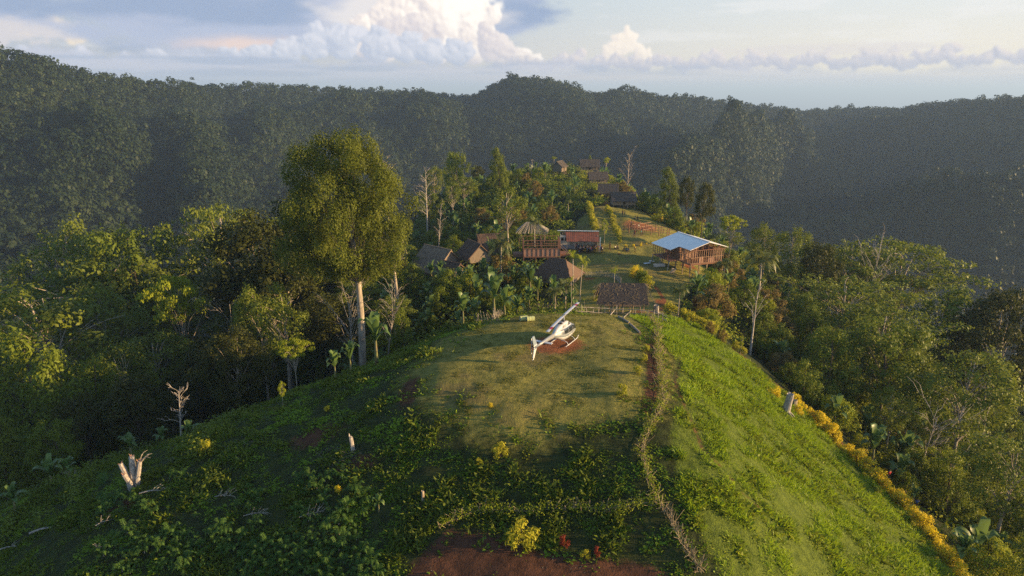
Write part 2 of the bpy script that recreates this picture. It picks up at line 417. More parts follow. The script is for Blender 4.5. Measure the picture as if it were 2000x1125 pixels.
class MB:
    """collects simple solids, builds ONE mesh object"""
    def __init__(s): s.v, s.f = [], []
    def add(s, V, F):
        b = len(s.v); s.v += [tuple(v) for v in V]; s.f += [tuple(i + b for i in f) for f in F]; return s
    def box(s, c, size, rz=0.0, M=None):
        hx, hy, hz_ = [q / 2 for q in size]
        V = [Vector((x * hx, y * hy, z * hz_)) for x in (-1, 1) for y in (-1, 1) for z in (-1, 1)]
        Q = M if M is not None else Matrix.Rotation(rz, 3, 'Z')
        V = [Q @ v + Vector(c) for v in V]
        return s.add(V, [(0, 1, 3, 2), (4, 6, 7, 5), (0, 4, 5, 1), (2, 3, 7, 6), (0, 2, 6, 4), (1, 5, 7, 3)])
    def beam(s, a, b, w, h=None):
        a, b = Vector(a), Vector(b); d = b - a
        if d.length < 1e-6: return s
        M = d.to_track_quat('X', 'Z').to_matrix()
        return s.box((a + b) / 2, (d.length, w, h or w), M=M)
    def tube(s, pts, rad, n=6, cap=True):
        pts = [Vector(p) for p in pts]
        rad = [rad] * len(pts) if isinstance(rad, (int, float)) else rad
        V, F = [], []
        for i, p in enumerate(pts):
            d = pts[min(i + 1, len(pts) - 1)] - pts[max(i - 1, 0)]
            q = d.to_track_quat('Z', 'Y')
            for k in range(n):
                t = 2 * PI * k / n
                V.append(p + q @ Vector((math.cos(t) * rad[i], math.sin(t) * rad[i], 0)))
        for i in range(len(pts) - 1):
            for k in range(n):
                k2 = (k + 1) % n
                F.append((i * n + k, i * n + k2, (i + 1) * n + k2, (i + 1) * n + k))
        if cap:
            F.append(tuple(range(n))[::-1]); F.append(tuple((len(pts) - 1) * n + k for k in range(n)))
        return s.add(V, F)
    def slab(s, quad, t):
        """thick polygon: corners in order, thickness t downward along the normal"""
        q = [Vector(p) for p in quad]; nrm = (q[1] - q[0]).cross(q[2] - q[0]).normalized()
        if nrm.z < 0: nrm = -nrm
        n = len(q); V = q + [p - nrm * t for p in q]
        F = [tuple(range(n)), tuple(range(2 * n - 1, n - 1, -1))] + [(i, (i + 1) % n, (i + 1) % n + n, i + n) for i in range(n)]
        return s.add(V, F)
    def build(s, name, mat, parent=None, smooth=False, loc=None):
        me = bpy.data.meshes.new(name); me.from_pydata(s.v, [], s.f)
        me.materials.append(mat)
        if smooth: me.polygons.foreach_set('use_smooth', [True] * len(me.polygons))
        me.update()
        return link(name, me, parent, loc)

# ------------------------------------------------------------------ materials
def newmat(name):
    m = bpy.data.materials.new(name); m.use_nodes = True
    t = m.node_tree
    for n in list(t.nodes): t.nodes.remove(n)
    o = t.nodes.new('ShaderNodeOutputMaterial')
    return m, t, o
def principled(t, col, rough=.8, spec=.2, metal=0.0, bump=None, bstr=.3, bdist=.05):
    p = t.nodes.new('ShaderNodeBsdfPrincipled')
    if isinstance(col, E): t.links.new(col.k, p.inputs['Base Color'])
    else: p.inputs['Base Color'].default_value = (*col, 1)
    if isinstance(rough, E): t.links.new(rough.k, p.inputs['Roughness'])
    else: p.inputs['Roughness'].default_value = rough
    p.inputs['Specular IOR Level'].default_value = spec
    p.inputs['Metallic'].default_value = metal
    if bump is not None:
        b = t.nodes.new('ShaderNodeBump'); b.inputs['Strength'].default_value = bstr; b.inputs['Distance'].default_value = bdist
        t.links.new(bump.k, b.inputs['Height']); t.links.new(b.outputs[0], p.inputs['Normal'])
    return p
def ocoord(t, which='Object'):
    n = t.nodes.new('ShaderNodeTexCoord'); return E(t, n.outputs[which])
def attr(t, name, out='Fac', typ='GEOMETRY'):
    n = t.nodes.new('ShaderNodeAttribute'); n.attribute_name = name; n.attribute_type = typ; return E(t, n.outputs[out])
def orand(t):
    n = t.nodes.new('ShaderNodeObjectInfo'); return E(t, n.outputs['Random'])
def simple(name, a, b=None, scale=3.0, rough=.8, spec=.2, metal=0.0, bstr=.3, detail=4, stretch=(1, 1, 1), rnd=0.0):
    m, t, o = newmat(name)
    oc = ocoord(t)
    s = sep(t, oc); v = xyz(t, s[0] * stretch[0], s[1] * stretch[1], s[2] * stretch[2])
    n = noise(t, v, scale, detail, .6)
    col = mixc(t, n.ss(.35, .65), a, b if b else tuple(q * .75 for q in a))
    p = principled(t, col, rough, spec, metal, n, bstr)
    t.links.new(p.outputs[0], o.inputs[0])
    return m
def leafmat(name, dark, light, spec=.12, trans=.3, rough=.5, tcol=None, hue=.35):
    """leaf colour between two greens by the 'tint' stored per leaf, shifted a little per plant"""
    m, t, o = newmat(name)
    tint = attr(t, 'tint'); rn = orand(t)
    f = (tint * (1 - hue) + rn * hue).sat()
    col = mixc(t, f, dark, light)
    p = principled(t, col, rough, spec)
    tr = t.nodes.new('ShaderNodeBsdfTranslucent')
    tcn = mixc(t, .5, col, tcol or tuple(min(1, q * 1.3) for q in light))
    t.links.new(tcn.k, tr.inputs[0])
    mx = t.nodes.new('ShaderNodeMixShader'); mx.inputs[0].default_value = trans
    t.links.new(p.outputs[0], mx.inputs[1]); t.links.new(tr.outputs[0], mx.inputs[2])
    t.links.new(mx.outputs[0], o.inputs[0])
    return m
M = {}
M['bark'] = simple('bark', (.11, .088, .066), (.055, .044, .034), 1.2, .9, stretch=(3, 3, .5))
M['pale_bark'] = simple('pale_bark', (.42, .36, .29), (.24, .20, .16), 1.2, .85, stretch=(3, 3, .5))
M['dead_wood'] = simple('dead_wood', (.42, .38, .34), (.22, .19, .17), 4, .85, stretch=(3, 3, .6))
M['stump_wood'] = simple('stump_wood', (.40, .33, .25), (.20, .15, .11), 3, .9, stretch=(4, 4, .6))
M['dark_leaf'] = leafmat('dark_leaf', (0.032, 0.04, 0.008), (0.071, 0.079, 0.015))  # darkened to put the hill's shade over the left wood into the colour
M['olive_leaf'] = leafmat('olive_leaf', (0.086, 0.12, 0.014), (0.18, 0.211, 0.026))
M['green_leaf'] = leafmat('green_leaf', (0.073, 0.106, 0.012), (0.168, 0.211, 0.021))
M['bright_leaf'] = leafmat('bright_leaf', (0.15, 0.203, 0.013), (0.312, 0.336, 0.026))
M['hero_leaf'] = leafmat('hero_leaf', (0.059, 0.085, 0.011), (0.155, 0.176, 0.023), trans=.35)
M['bronze_leaf'] = leafmat('bronze_leaf', (0.127, 0.099, 0.029), (0.237, 0.174, 0.052))
M['gold_leaf'] = leafmat('gold_leaf', (.42, .34, .02), (.78, .62, .03), trans=.35)
M['gold_green_leaf'] = leafmat('gold_green_leaf', (.12, .16, .015), (.46, .42, .03), trans=.3, hue=.15)
M['red_leaf'] = leafmat('red_leaf', (.10, .018, .015), (.26, .05, .02))
M['banana_leaf'] = leafmat('banana_leaf', (.060, .12, .026), (.15, .22, .06), spec=.4, rough=.4, trans=.35)
M['palm_leaf'] = leafmat('palm_leaf', (.060, .095, .020), (.16, .17, .04), spec=.4, rough=.4)
M['fern_leaf'] = leafmat('fern_leaf', (0.039, 0.091, 0.018), (0.098, 0.183, 0.035), trans=.35)
M['herb_leaf'] = leafmat('herb_leaf', (0.096, 0.163, 0.013), (0.258, 0.371, 0.029), trans=.3, spec=.1)
M['grass_leaf'] = leafmat('grass_leaf', (.085, .155, .007), (.27, .37, .015), trans=.4, spec=.2)
M['short_grass'] = leafmat('short_grass', (.10, .115, .022), (.24, .23, .045), trans=.3, spec=.15)
M['dry_stem'] = simple('dry_stem', (.34, .27, .17), (.20, .15, .09), 6, .9)
M['dry_leaf'] = leafmat('dry_leaf', (.10, .085, .065), (.24, .21, .17), trans=.1, spec=.1)
M['far_leaf'] = leafmat('far_leaf', (0.011, 0.023, 0.009), (0.035, 0.052, 0.017), spec=.1, trans=.2, hue=0)

# ground: colour by what covers it, with the fence shadow painted in
m, t, o = newmat('ground')
oc = ocoord(t)
n1 = noise(t, oc, .12, 5, .6); n2 = noise(t, oc, 1.3, 5, .65); n3 = noise(t, oc, 9, 3, .7)
soil_shade = attr(t, 'soil_shade'); pad = attr(t, 'pad'); bright = attr(t, 'bright'); red = attr(t, 'red')
forest = mixc(t, n2.ss(.3, .7), (.008, .012, .005), (.020, .028, .009))
herb = mixc(t, n2.ss(.3, .7), (.020, .026, .009), (.046, .058, .016))
padc = mixc(t, (n2 * .6 + n3 * .4).ss(.34, .66), (.11, .115, .028), (.25, .225, .055))
padc = mixc(t, n1.ss(.50, .66) * .5, padc, (.155, .105, .055))
brc = mixc(t, (n2 * .5 + n3 * .5).ss(.38, .62), (.046, .070, .012), (.115, .150, .022))
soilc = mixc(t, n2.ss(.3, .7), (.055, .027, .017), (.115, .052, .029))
redc = mixc(t, n2.ss(.3, .7), (.17, .060, .026), (.27, .105, .045))
near = attr(t, 'near')
col = mixc(t, near, forest, herb)
col = mixc(t, (pad + (n2 - .5) * .5 * (pad * 4).sat()).ss(.3, .7), col, padc)
col = mixc(t, (bright + (n2 - .5) * .5 * (bright * 4).sat()).ss(.3, .7), col, brc)
col = mixc(t, (soil_shade + (n2 - .5) * .7 * (soil_shade * 4).sat() + (n3 - .5) * .4 * (soil_shade * 4).sat()).ss(.35, .65), col, soilc)
col = mixc(t, (red + (n2 - .5) * .7 * (red * 4).sat() + (n3 - .5) * .5 * (red * 4).sat()).ss(.35, .65), col, redc)
p = principled(t, col, .95, .1, 0, n2 * .7 + n3 * .3, 1.0, .35)
t.links.new(p.outputs[0], o.inputs[0])
M['ground'] = m

# ------------------------------------------------------------------ the ground sheet (polar, so it is finest close by)
azs = np.concatenate([np.arange(-180, -62, 4.0), np.arange(-62, 62, .22), np.arange(62, 180, 4.0)])
rs = [0.5, 6, 14, 22, 28]
while rs[-1] < 300: rs.append(rs[-1] * 1.013)
while rs[-1] < 1900: rs.append(rs[-1] * 1.0058)
while rs[-1] < 160000: rs.append(rs[-1] * 1.25)
rs = np.array(rs)
AA, RR = np.meshgrid(np.radians(azs), rs)
GX, GY = RR * np.sin(AA), RR * np.cos(AA)
GZ = H(GX, GY)
GZ = np.where(RR > 3300, -600, GZ)
na, nr = len(azs), len(rs)
def on_mesh(x, y):
    """height of the ground sheet itself, between its rings"""
    r = np.hypot(x, y); a = np.degrees(np.arctan2(x, y))
    i = np.clip(np.searchsorted(rs, r) - 1, 0, nr - 2); j = np.clip(np.searchsorted(azs, a) - 1, 0, na - 2)
    fr = (r - rs[i]) / (rs[i + 1] - rs[i]); fa = (a - azs[j]) / (azs[j + 1] - azs[j])
    return (GZ[i, j] * (1 - fa) + GZ[i, j + 1] * fa) * (1 - fr) + (GZ[i + 1, j] * (1 - fa) + GZ[i + 1, j + 1] * fa) * fr
idx = np.arange(na * nr).reshape(nr, na)
F = np.stack([idx[:-1, :], np.roll(idx, -1, 1)[:-1, :], np.roll(idx, -1, 1)[1:, :], idx[1:, :]], -1).reshape(-1, 4)
F = F[:, ::-1]
gx, gy = GX.ravel(), GY.ravel()
def poly_mask(pts, x, y, soft):
    """signed soft inside-mask of a plan polygon"""
    ins = np.zeros(x.shape, bool); dmin = np.full(x.shape, 1e9)
    n = len(pts)
    for i in range(n):
        (x0, y0), (x1, y1) = pts[i], pts[(i + 1) % n]
        cnd = ((y0 > y) != (y1 > y)) & (x < (x1 - x0) * (y - y0) / (y1 - y0 + 1e-12) + x0)
        ins ^= cnd
        t_ = np.clip(((x - x0) * (x1 - x0) + (y - y0) * (y1 - y0)) / ((x1 - x0) ** 2 + (y1 - y0) ** 2 + 1e-9), 0, 1)
        dmin = np.minimum(dmin, np.hypot(x - x0 - t_ * (x1 - x0), y - y0 - t_ * (y1 - y0)))
    sd = np.where(ins, dmin, -dmin)
    return np.clip(sd / soft * .5 + .5, 0, 1)
def pxpoly(l): return [(G(a, b).x, G(a, b).y) for a, b in l]
def blob(cx, cy_, rx, ry, x, y): return np.clip(1.15 - np.hypot((x - cx) / rx, (y - cy_) / ry), 0, 1)
PADP = [(-11,60),(-9.5,67),(-8,73),(-4,79),(2,83),(9,84),(14,80),(16,74),(16.5,66),(14.5,58),(12.5,52),(7,51.5),(2,49),(-3,50.5),(-7,54)]
BRP = [(15.3,86),(16.6,76),(16.9,66),(15.2,56),(12.9,50),(12.3,44),(14.6,36),(22,28),(44,28),(46,50),(42,68),(36,79),(28,86.5),(23,90)]
VILP = pxpoly([(1170,640),(1100,560),(1110,500),(1090,480),(1130,430),(1160,405),(1240,405),(1300,440),(1400,500),(1370,545),(1330,590),(1300,640)])
lowr = (RR.ravel() < 400)
at_soil_shade = np.zeros(gx.shape); at_red = np.zeros(gx.shape); at_pad = np.zeros(gx.shape); at_b = np.zeros(gx.shape); at_n = np.zeros(gx.shape)
lx_, ly_ = gx[lowr], gy[lowr]
heli = G(1095, 668)
pm = np.maximum(poly_mask(PADP, lx_, ly_, 3.2), poly_mask(VILP, lx_, ly_, 1.5) * .95)
at_pad[lowr] = pm
at_b[lowr] = poly_mask(BRP, lx_, ly_, .8)
at_n[lowr] = sstep(np.hypot(lx_ + 2, ly_ - 55), 62, 40)
def line_mask(pts, wd):
    out = np.zeros(lx_.shape)
    for (x0, y0), (x1, y1) in zip(pts[:-1], pts[1:]):
        t_ = np.clip(((lx_ - x0) * (x1 - x0) + (ly_ - y0) * (y1 - y0)) / ((x1 - x0) ** 2 + (y1 - y0) ** 2 + 1e-9), 0, 1)
        out = np.maximum(out, np.clip(1.2 - np.hypot(lx_ - x0 - t_ * (x1 - x0), ly_ - y0 - t_ * (y1 - y0)) / wd, 0, 1))
    return out
SOILP = pxpoly([(790,1124),(835,1065),(880,1034),(960,1040),(1060,1075),(1150,1088),(1250,1100),(1310,1124)])
SOILP = SOILP + [(10, 22), (-9, 22)]
sl = poly_mask(SOILP, lx_, ly_, 1.0)
for (a, b, ra, rb) in ((620,850,4,2.4),(700,905,3,1.5),(240,985,2.6,1.2),(1225,560,2,2),(800,760,1.6,5),(930,1000,1,1)):
    g_ = G(a, b); sl = np.maximum(sl, blob(g_.x, g_.y, ra, rb, lx_, ly_) * .9)
sl = np.maximum(sl, line_mask(pxpoly([(1330,700),(1318,745),(1345,810),(1375,880),(1440,950),(1500,1010)]), .5) * .5)
sl = np.maximum(sl, line_mask([(p_[0], p_[1]) for p_ in ((29.5,86),(36.6,79.5),(42.6,71.5),(44.5,62),(44.5,50))], 1.1) * .8)
sl = np.maximum(sl, line_mask(pxpoly([(1270,660),(1275,740),(1265,800)]), 1.1) * .72)  # dark strip left of the brush fence: its cast shadow painted as soil colour
sl = np.maximum(sl, line_mask(pxpoly([(1182,480),(1195,489),(1212,497),(1236,506)]), .35) * .9)
at_soil_shade[lowr] = sl
rd = blob(heli.x - .6, heli.y - .8, 4.4, 3.6, lx_, ly_)
for (a, b, ra, rb) in ((1250,440,7,9),(1262,610,3.2,4),(1180,395,3,6),(1290,590,1.5,3),(1060,525,3,3),(1150,545,2.5,1.5),(1345,520,3,2.5)):
    g_ = G(a, b); rd = np.maximum(rd, blob(g_.x, g_.y, ra, rb, lx_, ly_) * .85)
rd = np.maximum(rd, line_mask(pxpoly([(1290,606),(1300,590),(1280,560)]), .7) * .7)
at_red[lowr] = rd
gm = raw_mesh('ground', np.c_[gx, gy, GZ.ravel()], F, M['ground'], dict(soil_shade=at_soil_shade, red=at_red, pad=at_pad, bright=at_b, near=at_n), smooth=True)
tag(link('ground', gm), kind='structure')

# ------------------------------------------------------------------ haze over the valley and the lowland
m, t, o = newmat('haze_air')
v = t.nodes.new('ShaderNodeVolumePrincipled')
v.inputs['Color'].default_value = (.46, .66, .98, 1); v.inputs['Density'].default_value = .00015
v.inputs['Anisotropy'].default_value = .1
t.links.new(v.outputs[0], o.inputs['Volume'])
M['haze'] = m
mb = MB(); mb.box((0, 0, (150 - 612) / 2), (330000, 330000, 150 + 612))
hzo = mb.build('haze', M['haze']); tag(hzo, 'thin pale blue haze filling the valleys and hiding the far lowland', 'haze', kind='stuff')
# ------------------------------------------------------------------ foliage building
def unit(v): return v / np.maximum(np.linalg.norm(v, axis=-1, keepdims=True), 1e-9)
def leaf_quads(C, N, L, Wd, rg, droop=0.0):
    """rhombic leaves: centres C, facing N, length L, width Wd"""
    n = len(C)
    r1 = unit(rg.normal(size=(n, 3)))
    if droop: r1 = unit(r1 + np.array((0, 0, -droop)))
    T = unit(r1 - (r1 * N).sum(1, keepdims=True) * N)
    B = np.cross(N, T)
    L = np.broadcast_to(L, (n,))[:, None]; Wd = np.broadcast_to(Wd, (n,))[:, None]
    V = np.stack([C - T * L * .5, C + B * Wd * .5 + N * Wd * .12, C + T * L * .5, C - B * Wd * .5 + N * Wd * .12], 1).reshape(-1, 3)
    return V, np.arange(4 * n).reshape(n, 4)
def clump_leaves(centres, radii, per, leaf, rg, flat=1.0, out=.75, wr=.55, droop=0.0, shell=.45):
    """leaves spread through each clump, denser towards its skin, facing mostly outwards"""
    centres = np.asarray(centres, float); k = len(centres)
    radii = np.broadcast_to(radii, (k,))
    cnt = np.maximum(3, (per * (radii / radii.mean()) ** 2).astype(int))
    ci = np.repeat(np.arange(k), cnt); n = len(ci)
    dr = unit(rg.normal(size=(n, 3)))
    lump = 1 + .35 * np.sin(dr[:, 0] * 4 + ci * 1.7) * np.sin(dr[:, 1] * 5 + ci) 
    rad = (shell + (1 - shell) * rg.random(n) ** .6) * lump
    off = dr * rad[:, None] * radii[ci][:, None] * np.array((1, 1, flat))
    C = centres[ci] + off
    Nn = unit(dr * out + np.array((0, 0, .35)) + rg.normal(size=(n, 3)) * .38)
    V, F = leaf_quads(C, Nn, leaf * rg.uniform(.6, 1.35, n), leaf * wr * rg.uniform(.7, 1.2, n), rg, droop)
    tint = np.clip(rg.random(k)[ci] * .55 + rg.random(n) * .45, 0, 1)
    return V, F, np.repeat(tint, 4)
def crown_points(profile, n, rg, surf=.55, ax=1.0):
    """points within a crown: profile = [(z, r)], biased to the skin"""
    zs = np.array([p[0] for p in profile]); rr = np.array([p[1] for p in profile])
    zz = rg.uniform(zs[0], zs[-1], n * 4); r = np.interp(zz, zs, rr)
    keep = rg.random(n * 4) < (r / rr.max())
    zz, r = zz[keep][:n], r[keep][:n]
    th = rg.uniform(0, 2 * PI, len(zz)); q = (surf + (1 - surf) * rg.random(len(zz))) ** .8
    lob = 1 + .20 * np.sin(th * 3 + zz * .5 + rg.uniform(0, 6)) + .14 * np.sin(th * 5 + 2 - zz * .8)
    return np.c_[np.cos(th) * r * q * lob * ax, np.sin(th) * r * q * lob, zz]
def limb(mb, a, b, r0, r1, rg, sag=.12, n=5, seg=4):
    a, b = np.asarray(a, float), np.asarray(b, float); L = np.linalg.norm(b - a)
    pts = []
    w = rg.normal(size=3) * L * .05
    for i in range(seg + 1):
        t = i / seg
        p = a + (b - a) * t + w * math.sin(PI * t) + np.array((0, 0, L * sag * math.sin(PI * t) * (1 if b[2] > a[2] else .6)))
        pts.append(p)
    mb.tube(pts, [r0 + (r1 - r0) * i / seg for i in range(seg + 1)], n, cap=False)
    return pts
def make_tree(name, label, cat, rg, h, profile, n_cl, cl_r, per, leaf, mleaf, mbark, r_trunk, t_from=.45, flat=.8, ax=1.0,
              surf=.6, limbs=14, droop=0.0, lean=.03, out=1.0, wr=.55, bare=0, limb_r=.5, mlimb=None, shift=(0, 0)):
    root = empty(name, (0, 0, 0), label, cat)
    tb = MB()
    top = h * .93
    lx, ly = rg.normal() * lean * h, rg.normal() * lean * h
    def axis(t): return np.array((lx * t * t + math.sin(t * 5 + lx) * .012 * h, ly * t * t + math.cos(t * 4) * .010 * h - .010 * h, top * t - 1.2 * (1 - t)))
    ts = np.linspace(0, 1, 9)
    tb.tube([axis(t) for t in ts], [r_trunk * (1.35 if i == 0 else 1) * (1 - .86 * t ** 1.1) + .02 for i, t in enumerate(ts)], 8, cap=False)
    pts = crown_points(profile, n_cl, rg, surf, ax)
    pts[:, 0] += lx * (pts[:, 2] / h) ** 2; pts[:, 1] += ly * (pts[:, 2] / h) ** 2
    pts[:, 0] += shift[0]; pts[:, 1] += shift[1]
    sel = rg.choice(len(pts), min(limbs, len(pts)), replace=False)
    tb.build('trunk', mbark, root, smooth=True); tb = MB()
    for i in sel:
        p = pts[i]; t = min(.97, max(t_from, (p[2] / top) - .16 - .22 * rg.random()))
        L = np.linalg.norm(p - axis(t))
        limb(tb, axis(t), p, max(.05, r_trunk * (1 - .8 * t) * limb_r), .025, rg)
    for _ in range(bare):
        t = rg.uniform(t_from, .95); th = rg.uniform(0, 2 * PI); L = h * rg.uniform(.12, .28)
        limb(tb, axis(t), axis(t) + np.array((math.cos(th) * L, math.sin(th) * L, L * .5)), r_trunk * .25, .03, rg)
    tb.build('limbs', mlimb or mbark, root, smooth=True)
    rad = cl_r * rg.uniform(.65, 1.3, len(pts))
    V, F, ti = clump_leaves(pts, rad, per, leaf, rg, flat, out, wr, droop)
    # leaf tint varies at random by clump and by leaf
    me = raw_mesh(name + '_crown', V, F, mleaf, dict(tint=ti))
    link('crown', me, root)
    return root
rgt = np.random.default_rng(5)
PROTO = {}
FAR = (0, -400, -300)
def proto(key, f): PROTO[key] = f
def dome(h, lo, r, pk=.55): return [(h * lo, r * .35), (h * (lo + (1 - lo) * .22), r * .85), (h * (lo + (1 - lo) * pk), r), (h * (lo + (1 - lo) * .82), r * .72), (h, r * .12)]
BUILD = {
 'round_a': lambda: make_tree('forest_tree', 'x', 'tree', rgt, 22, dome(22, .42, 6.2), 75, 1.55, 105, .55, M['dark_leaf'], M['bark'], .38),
 'round_b': lambda: make_tree('forest_tree', 'x', 'tree', rgt, 20, dome(20, .36, 6.8, .6), 85, 1.45, 105, .52, M['green_leaf'], M['bark'], .34),
 'round_c': lambda: make_tree('forest_tree', 'x', 'tree', rgt, 24, dome(24, .48, 6.0, .6), 62, 1.5, 100, .50, M['olive_leaf'], M['pale_bark'], .34, bare=5, limbs=26, surf=.65),
 'cone_a': lambda: make_tree('conical_tree', 'x', 'tree', rgt, 22, [(4, 3.4), (7, 4.6), (12, 3.9), (17, 2.8), (20, 1.7), (22, .4)], 90, 1.2, 105, .48, M['olive_leaf'], M['bark'], .34, t_from=.2, flat=1.15, droop=.6),
 'cone_b': lambda: make_tree('conical_tree', 'x', 'tree', rgt, 18, [(2, 3.0), (5, 4.4), (9, 4.4), (13, 3.0), (16, 1.7), (18, .3)], 85, 1.1, 105, .45, M['green_leaf'], M['bark'], .30, t_from=.15, flat=1.2, droop=.5),
 'umbrella_a': lambda: make_tree('umbrella_tree', 'x', 'tree', rgt, 16, [(12.2, 3.5), (13.6, 6.8), (14.6, 6.4), (15.8, 3.0)], 60, 1.35, 80, .42, M['bright_leaf'], M['pale_bark'], .24, t_from=.62, flat=.28, limbs=26, surf=.2),
 'umbrella_b': lambda: make_tree('umbrella_tree', 'x', 'tree', rgt, 15, [(8.4, 3.5), (10.5, 6.6), (12.6, 7.2), (14.2, 5.0), (15, 1.6)], 95, 1.35, 70, .40, M['olive_leaf'], M['pale_bark'], .26, t_from=.5, flat=.30, limbs=34, surf=.35),
 'airy_a': lambda: make_tree('slender_tree', 'x', 'tree', rgt, 21, dome(21, .55, 4.2, .6), 34, 1.15, 80, .45, M['olive_leaf'], M['pale_bark'], .24, t_from=.5, bare=9, limbs=22, surf=.6, lean=.05),
 'airy_b': lambda: make_tree('slender_tree', 'x', 'tree', rgt, 15, dome(15, .5, 3.6, .6), 30, 1.05, 85, .42, M['bright_leaf'], M['pale_bark'], .18, t_from=.5, bare=6, limbs=18, surf=.55, lean=.05),
 'bush_a': lambda: make_tree('bushy_tree', 'x', 'tree', rgt, 7, [(.3, 2.0), (1.5, 3.2), (3.5, 3.6), (5.4, 2.6), (7, .6)], 60, .95, 105, .36, M['green_leaf'], M['bark'], .15, t_from=.2, limbs=12),
 'bush_b': lambda: make_tree('bushy_tree', 'x', 'tree', rgt, 6, [(.2, 1.8), (1.4, 2.9), (3.0, 3.1), (4.8, 2.2), (6, .4)], 55, .85, 105, .32, M['bright_leaf'], M['bark'], .13, t_from=.2, limbs=12),
 'bush_c': lambda: make_tree('bushy_tree', 'x', 'tree', rgt, 8, [(1.2, 1.6), (2.4, 2.9), (4.5, 3.3), (6.6, 2.3), (8, .4)], 48, .95, 105, .38, M['bronze_leaf'], M['bark'], .16, t_from=.3, limbs=14),
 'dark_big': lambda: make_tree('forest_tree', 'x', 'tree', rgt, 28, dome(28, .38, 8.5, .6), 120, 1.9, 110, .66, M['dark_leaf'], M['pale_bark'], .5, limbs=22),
}
# hero: the tall tree left of the grass knoll, long pale trunk and drooping masses of leaf
def hero_tree():
    return make_tree('tall_emergent_tree', 'tallest tree with a long bare pale trunk and a huge golden green crown', 'tree', np.random.default_rng(8), 33,
        [(16.5, 4.2), (18, 7.8), (20.5, 9.0), (23.5, 9.0), (26.5, 8.0), (29.5, 6.6), (31.5, 5.0), (33, 2.6)], 220, 1.3, 380, .31, M['hero_leaf'], M['pale_bark'], .60,
        t_from=.5, flat=1.2, limbs=60, droop=1.0, surf=.38, lean=.012, out=1.0, wr=.5, limb_r=.28, mlimb=M['bark'], shift=(-.6, -.3))
def dead_tree(name, label, h, rg, r=.18, mat=None, n=16, up=.6, spread=.28):
    root = empty(name, (0, 0, 0), label, 'dead tree')
    tb = MB(); lean = rg.normal(size=2) * h * .05
    ax = lambda t: np.array((lean[0] * t, lean[1] * t, h * .9 * t - .5 * (1 - t)))
    tb.tube([ax(t) for t in np.linspace(0, 1, 6)], [r * (1 - .85 * t) + .015 for t in np.linspace(0, 1, 6)], 6, cap=False)
    tb.build('trunk', mat or M['dead_wood'], root, smooth=True)
    bb = MB()
    for i in range(n):
        t = rg.uniform(.35, 1); th = rg.uniform(0, 2 * PI); L = h * spread * rg.uniform(.4, 1) * (1.2 - t * .5)
        e = ax(t) + np.array((math.cos(th) * L, math.sin(th) * L, L * up * rg.uniform(.6, 1.5)))
        pts = limb(bb, ax(t), e, r * .35 * (1.1 - t * .6), .018, rg, n=4, seg=3)
        for k in range(4):
            s_ = pts[rg.integers(1, 4)]; th2 = th + rg.uniform(-1.2, 1.2); l2 = L * rg.uniform(.25, .55)
            limb(bb, s_, s_ + np.array((math.cos(th2) * l2, math.sin(th2) * l2, l2 * rg.uniform(.2, 1.2))), .03, .012, rg, n=3, seg=2)
    bb.build('branches', mat or M['dead_wood'], root, smooth=True)
    return root

def ribbon_leaf(pts, widths, up, fold=.18):
    """one long leaf as a folded strip; returns V, F"""
    V, F = [], []
    for i, (p, w) in enumerate(zip(pts, widths)):
        d = pts[min(i + 1, len(pts) - 1)] - pts[max(i - 1, 0)]; d = d / max(np.linalg.norm(d), 1e-6)
        s = np.cross(d, up); s = s / max(np.linalg.norm(s), 1e-6); u = np.cross(s, d)
        V += [p - s * w + u * w * fold, p, p + s * w + u * w * fold]
    for i in range(len(pts) - 1):
        a = i * 3
        F += [(a, a + 1, a + 4, a + 3), (a + 1, a + 2, a + 5, a + 4)]
    return V, F
def arc(base, th, L, rise, drop, n=8):
    out = []
    for i in range(n):
        t = i / (n - 1)
        out.append(np.array(base) + np.array((math.cos(th) * L * t * (1 - .15 * t), math.sin(th) * L * t * (1 - .15 * t), rise * math.sin(min(t * 1.15, 1) * PI / 2) * L - drop * L * t ** 2.2)))
    return out
M['stem_green'] = simple('stem_green', (.14, .17, .06), (.20, .15, .08), 3, .7, stretch=(2, 2, .5))
def banana(rg, h=2.0, nl=9, L=2.7):
    root = empty('banana_plant', (0, 0, 0), 'x', 'banana plant')
    tb = MB(); tb.tube([(0, 0, -.5), (.03, 0, h * .5), (0, .04, h)], [.22, .17, .10], 7)
    tb.build('stem', M['stem_green'], root, smooth=True)
    Vs, Fs, ti, b = [], [], [], 0
    for k in range(nl):
        th = k * 2.4 + rg.uniform(-.3, .3); e = rg.uniform(.7, 2.4) if k > 1 else 3.2
        Lk = L * rg.uniform(.8, 1.15)
        pts = arc((0, 0, h * rg.uniform(.9, 1.0)), th, Lk / math.sqrt(1 + e * e * .5), e, rg.uniform(.3, .8), 9)
        wd = [(.06, .20, .36, .42, .43, .40, .33, .21, .03)[i] * rg.uniform(.85, 1.1) for i in range(9)]
        V, F = ribbon_leaf(pts, wd, np.array((0, 0, 1.0)), .3)
        Vs += V; Fs += [tuple(q + b for q in f) for f in F]; b += len(V); ti += [rg.random()] * len(V)
    me = raw_mesh('banana_leaves', np.array(Vs), np.array(Fs), M['banana_leaf'], dict(tint=np.array(ti)), smooth=True)
    link('leaves', me, root)
    return root
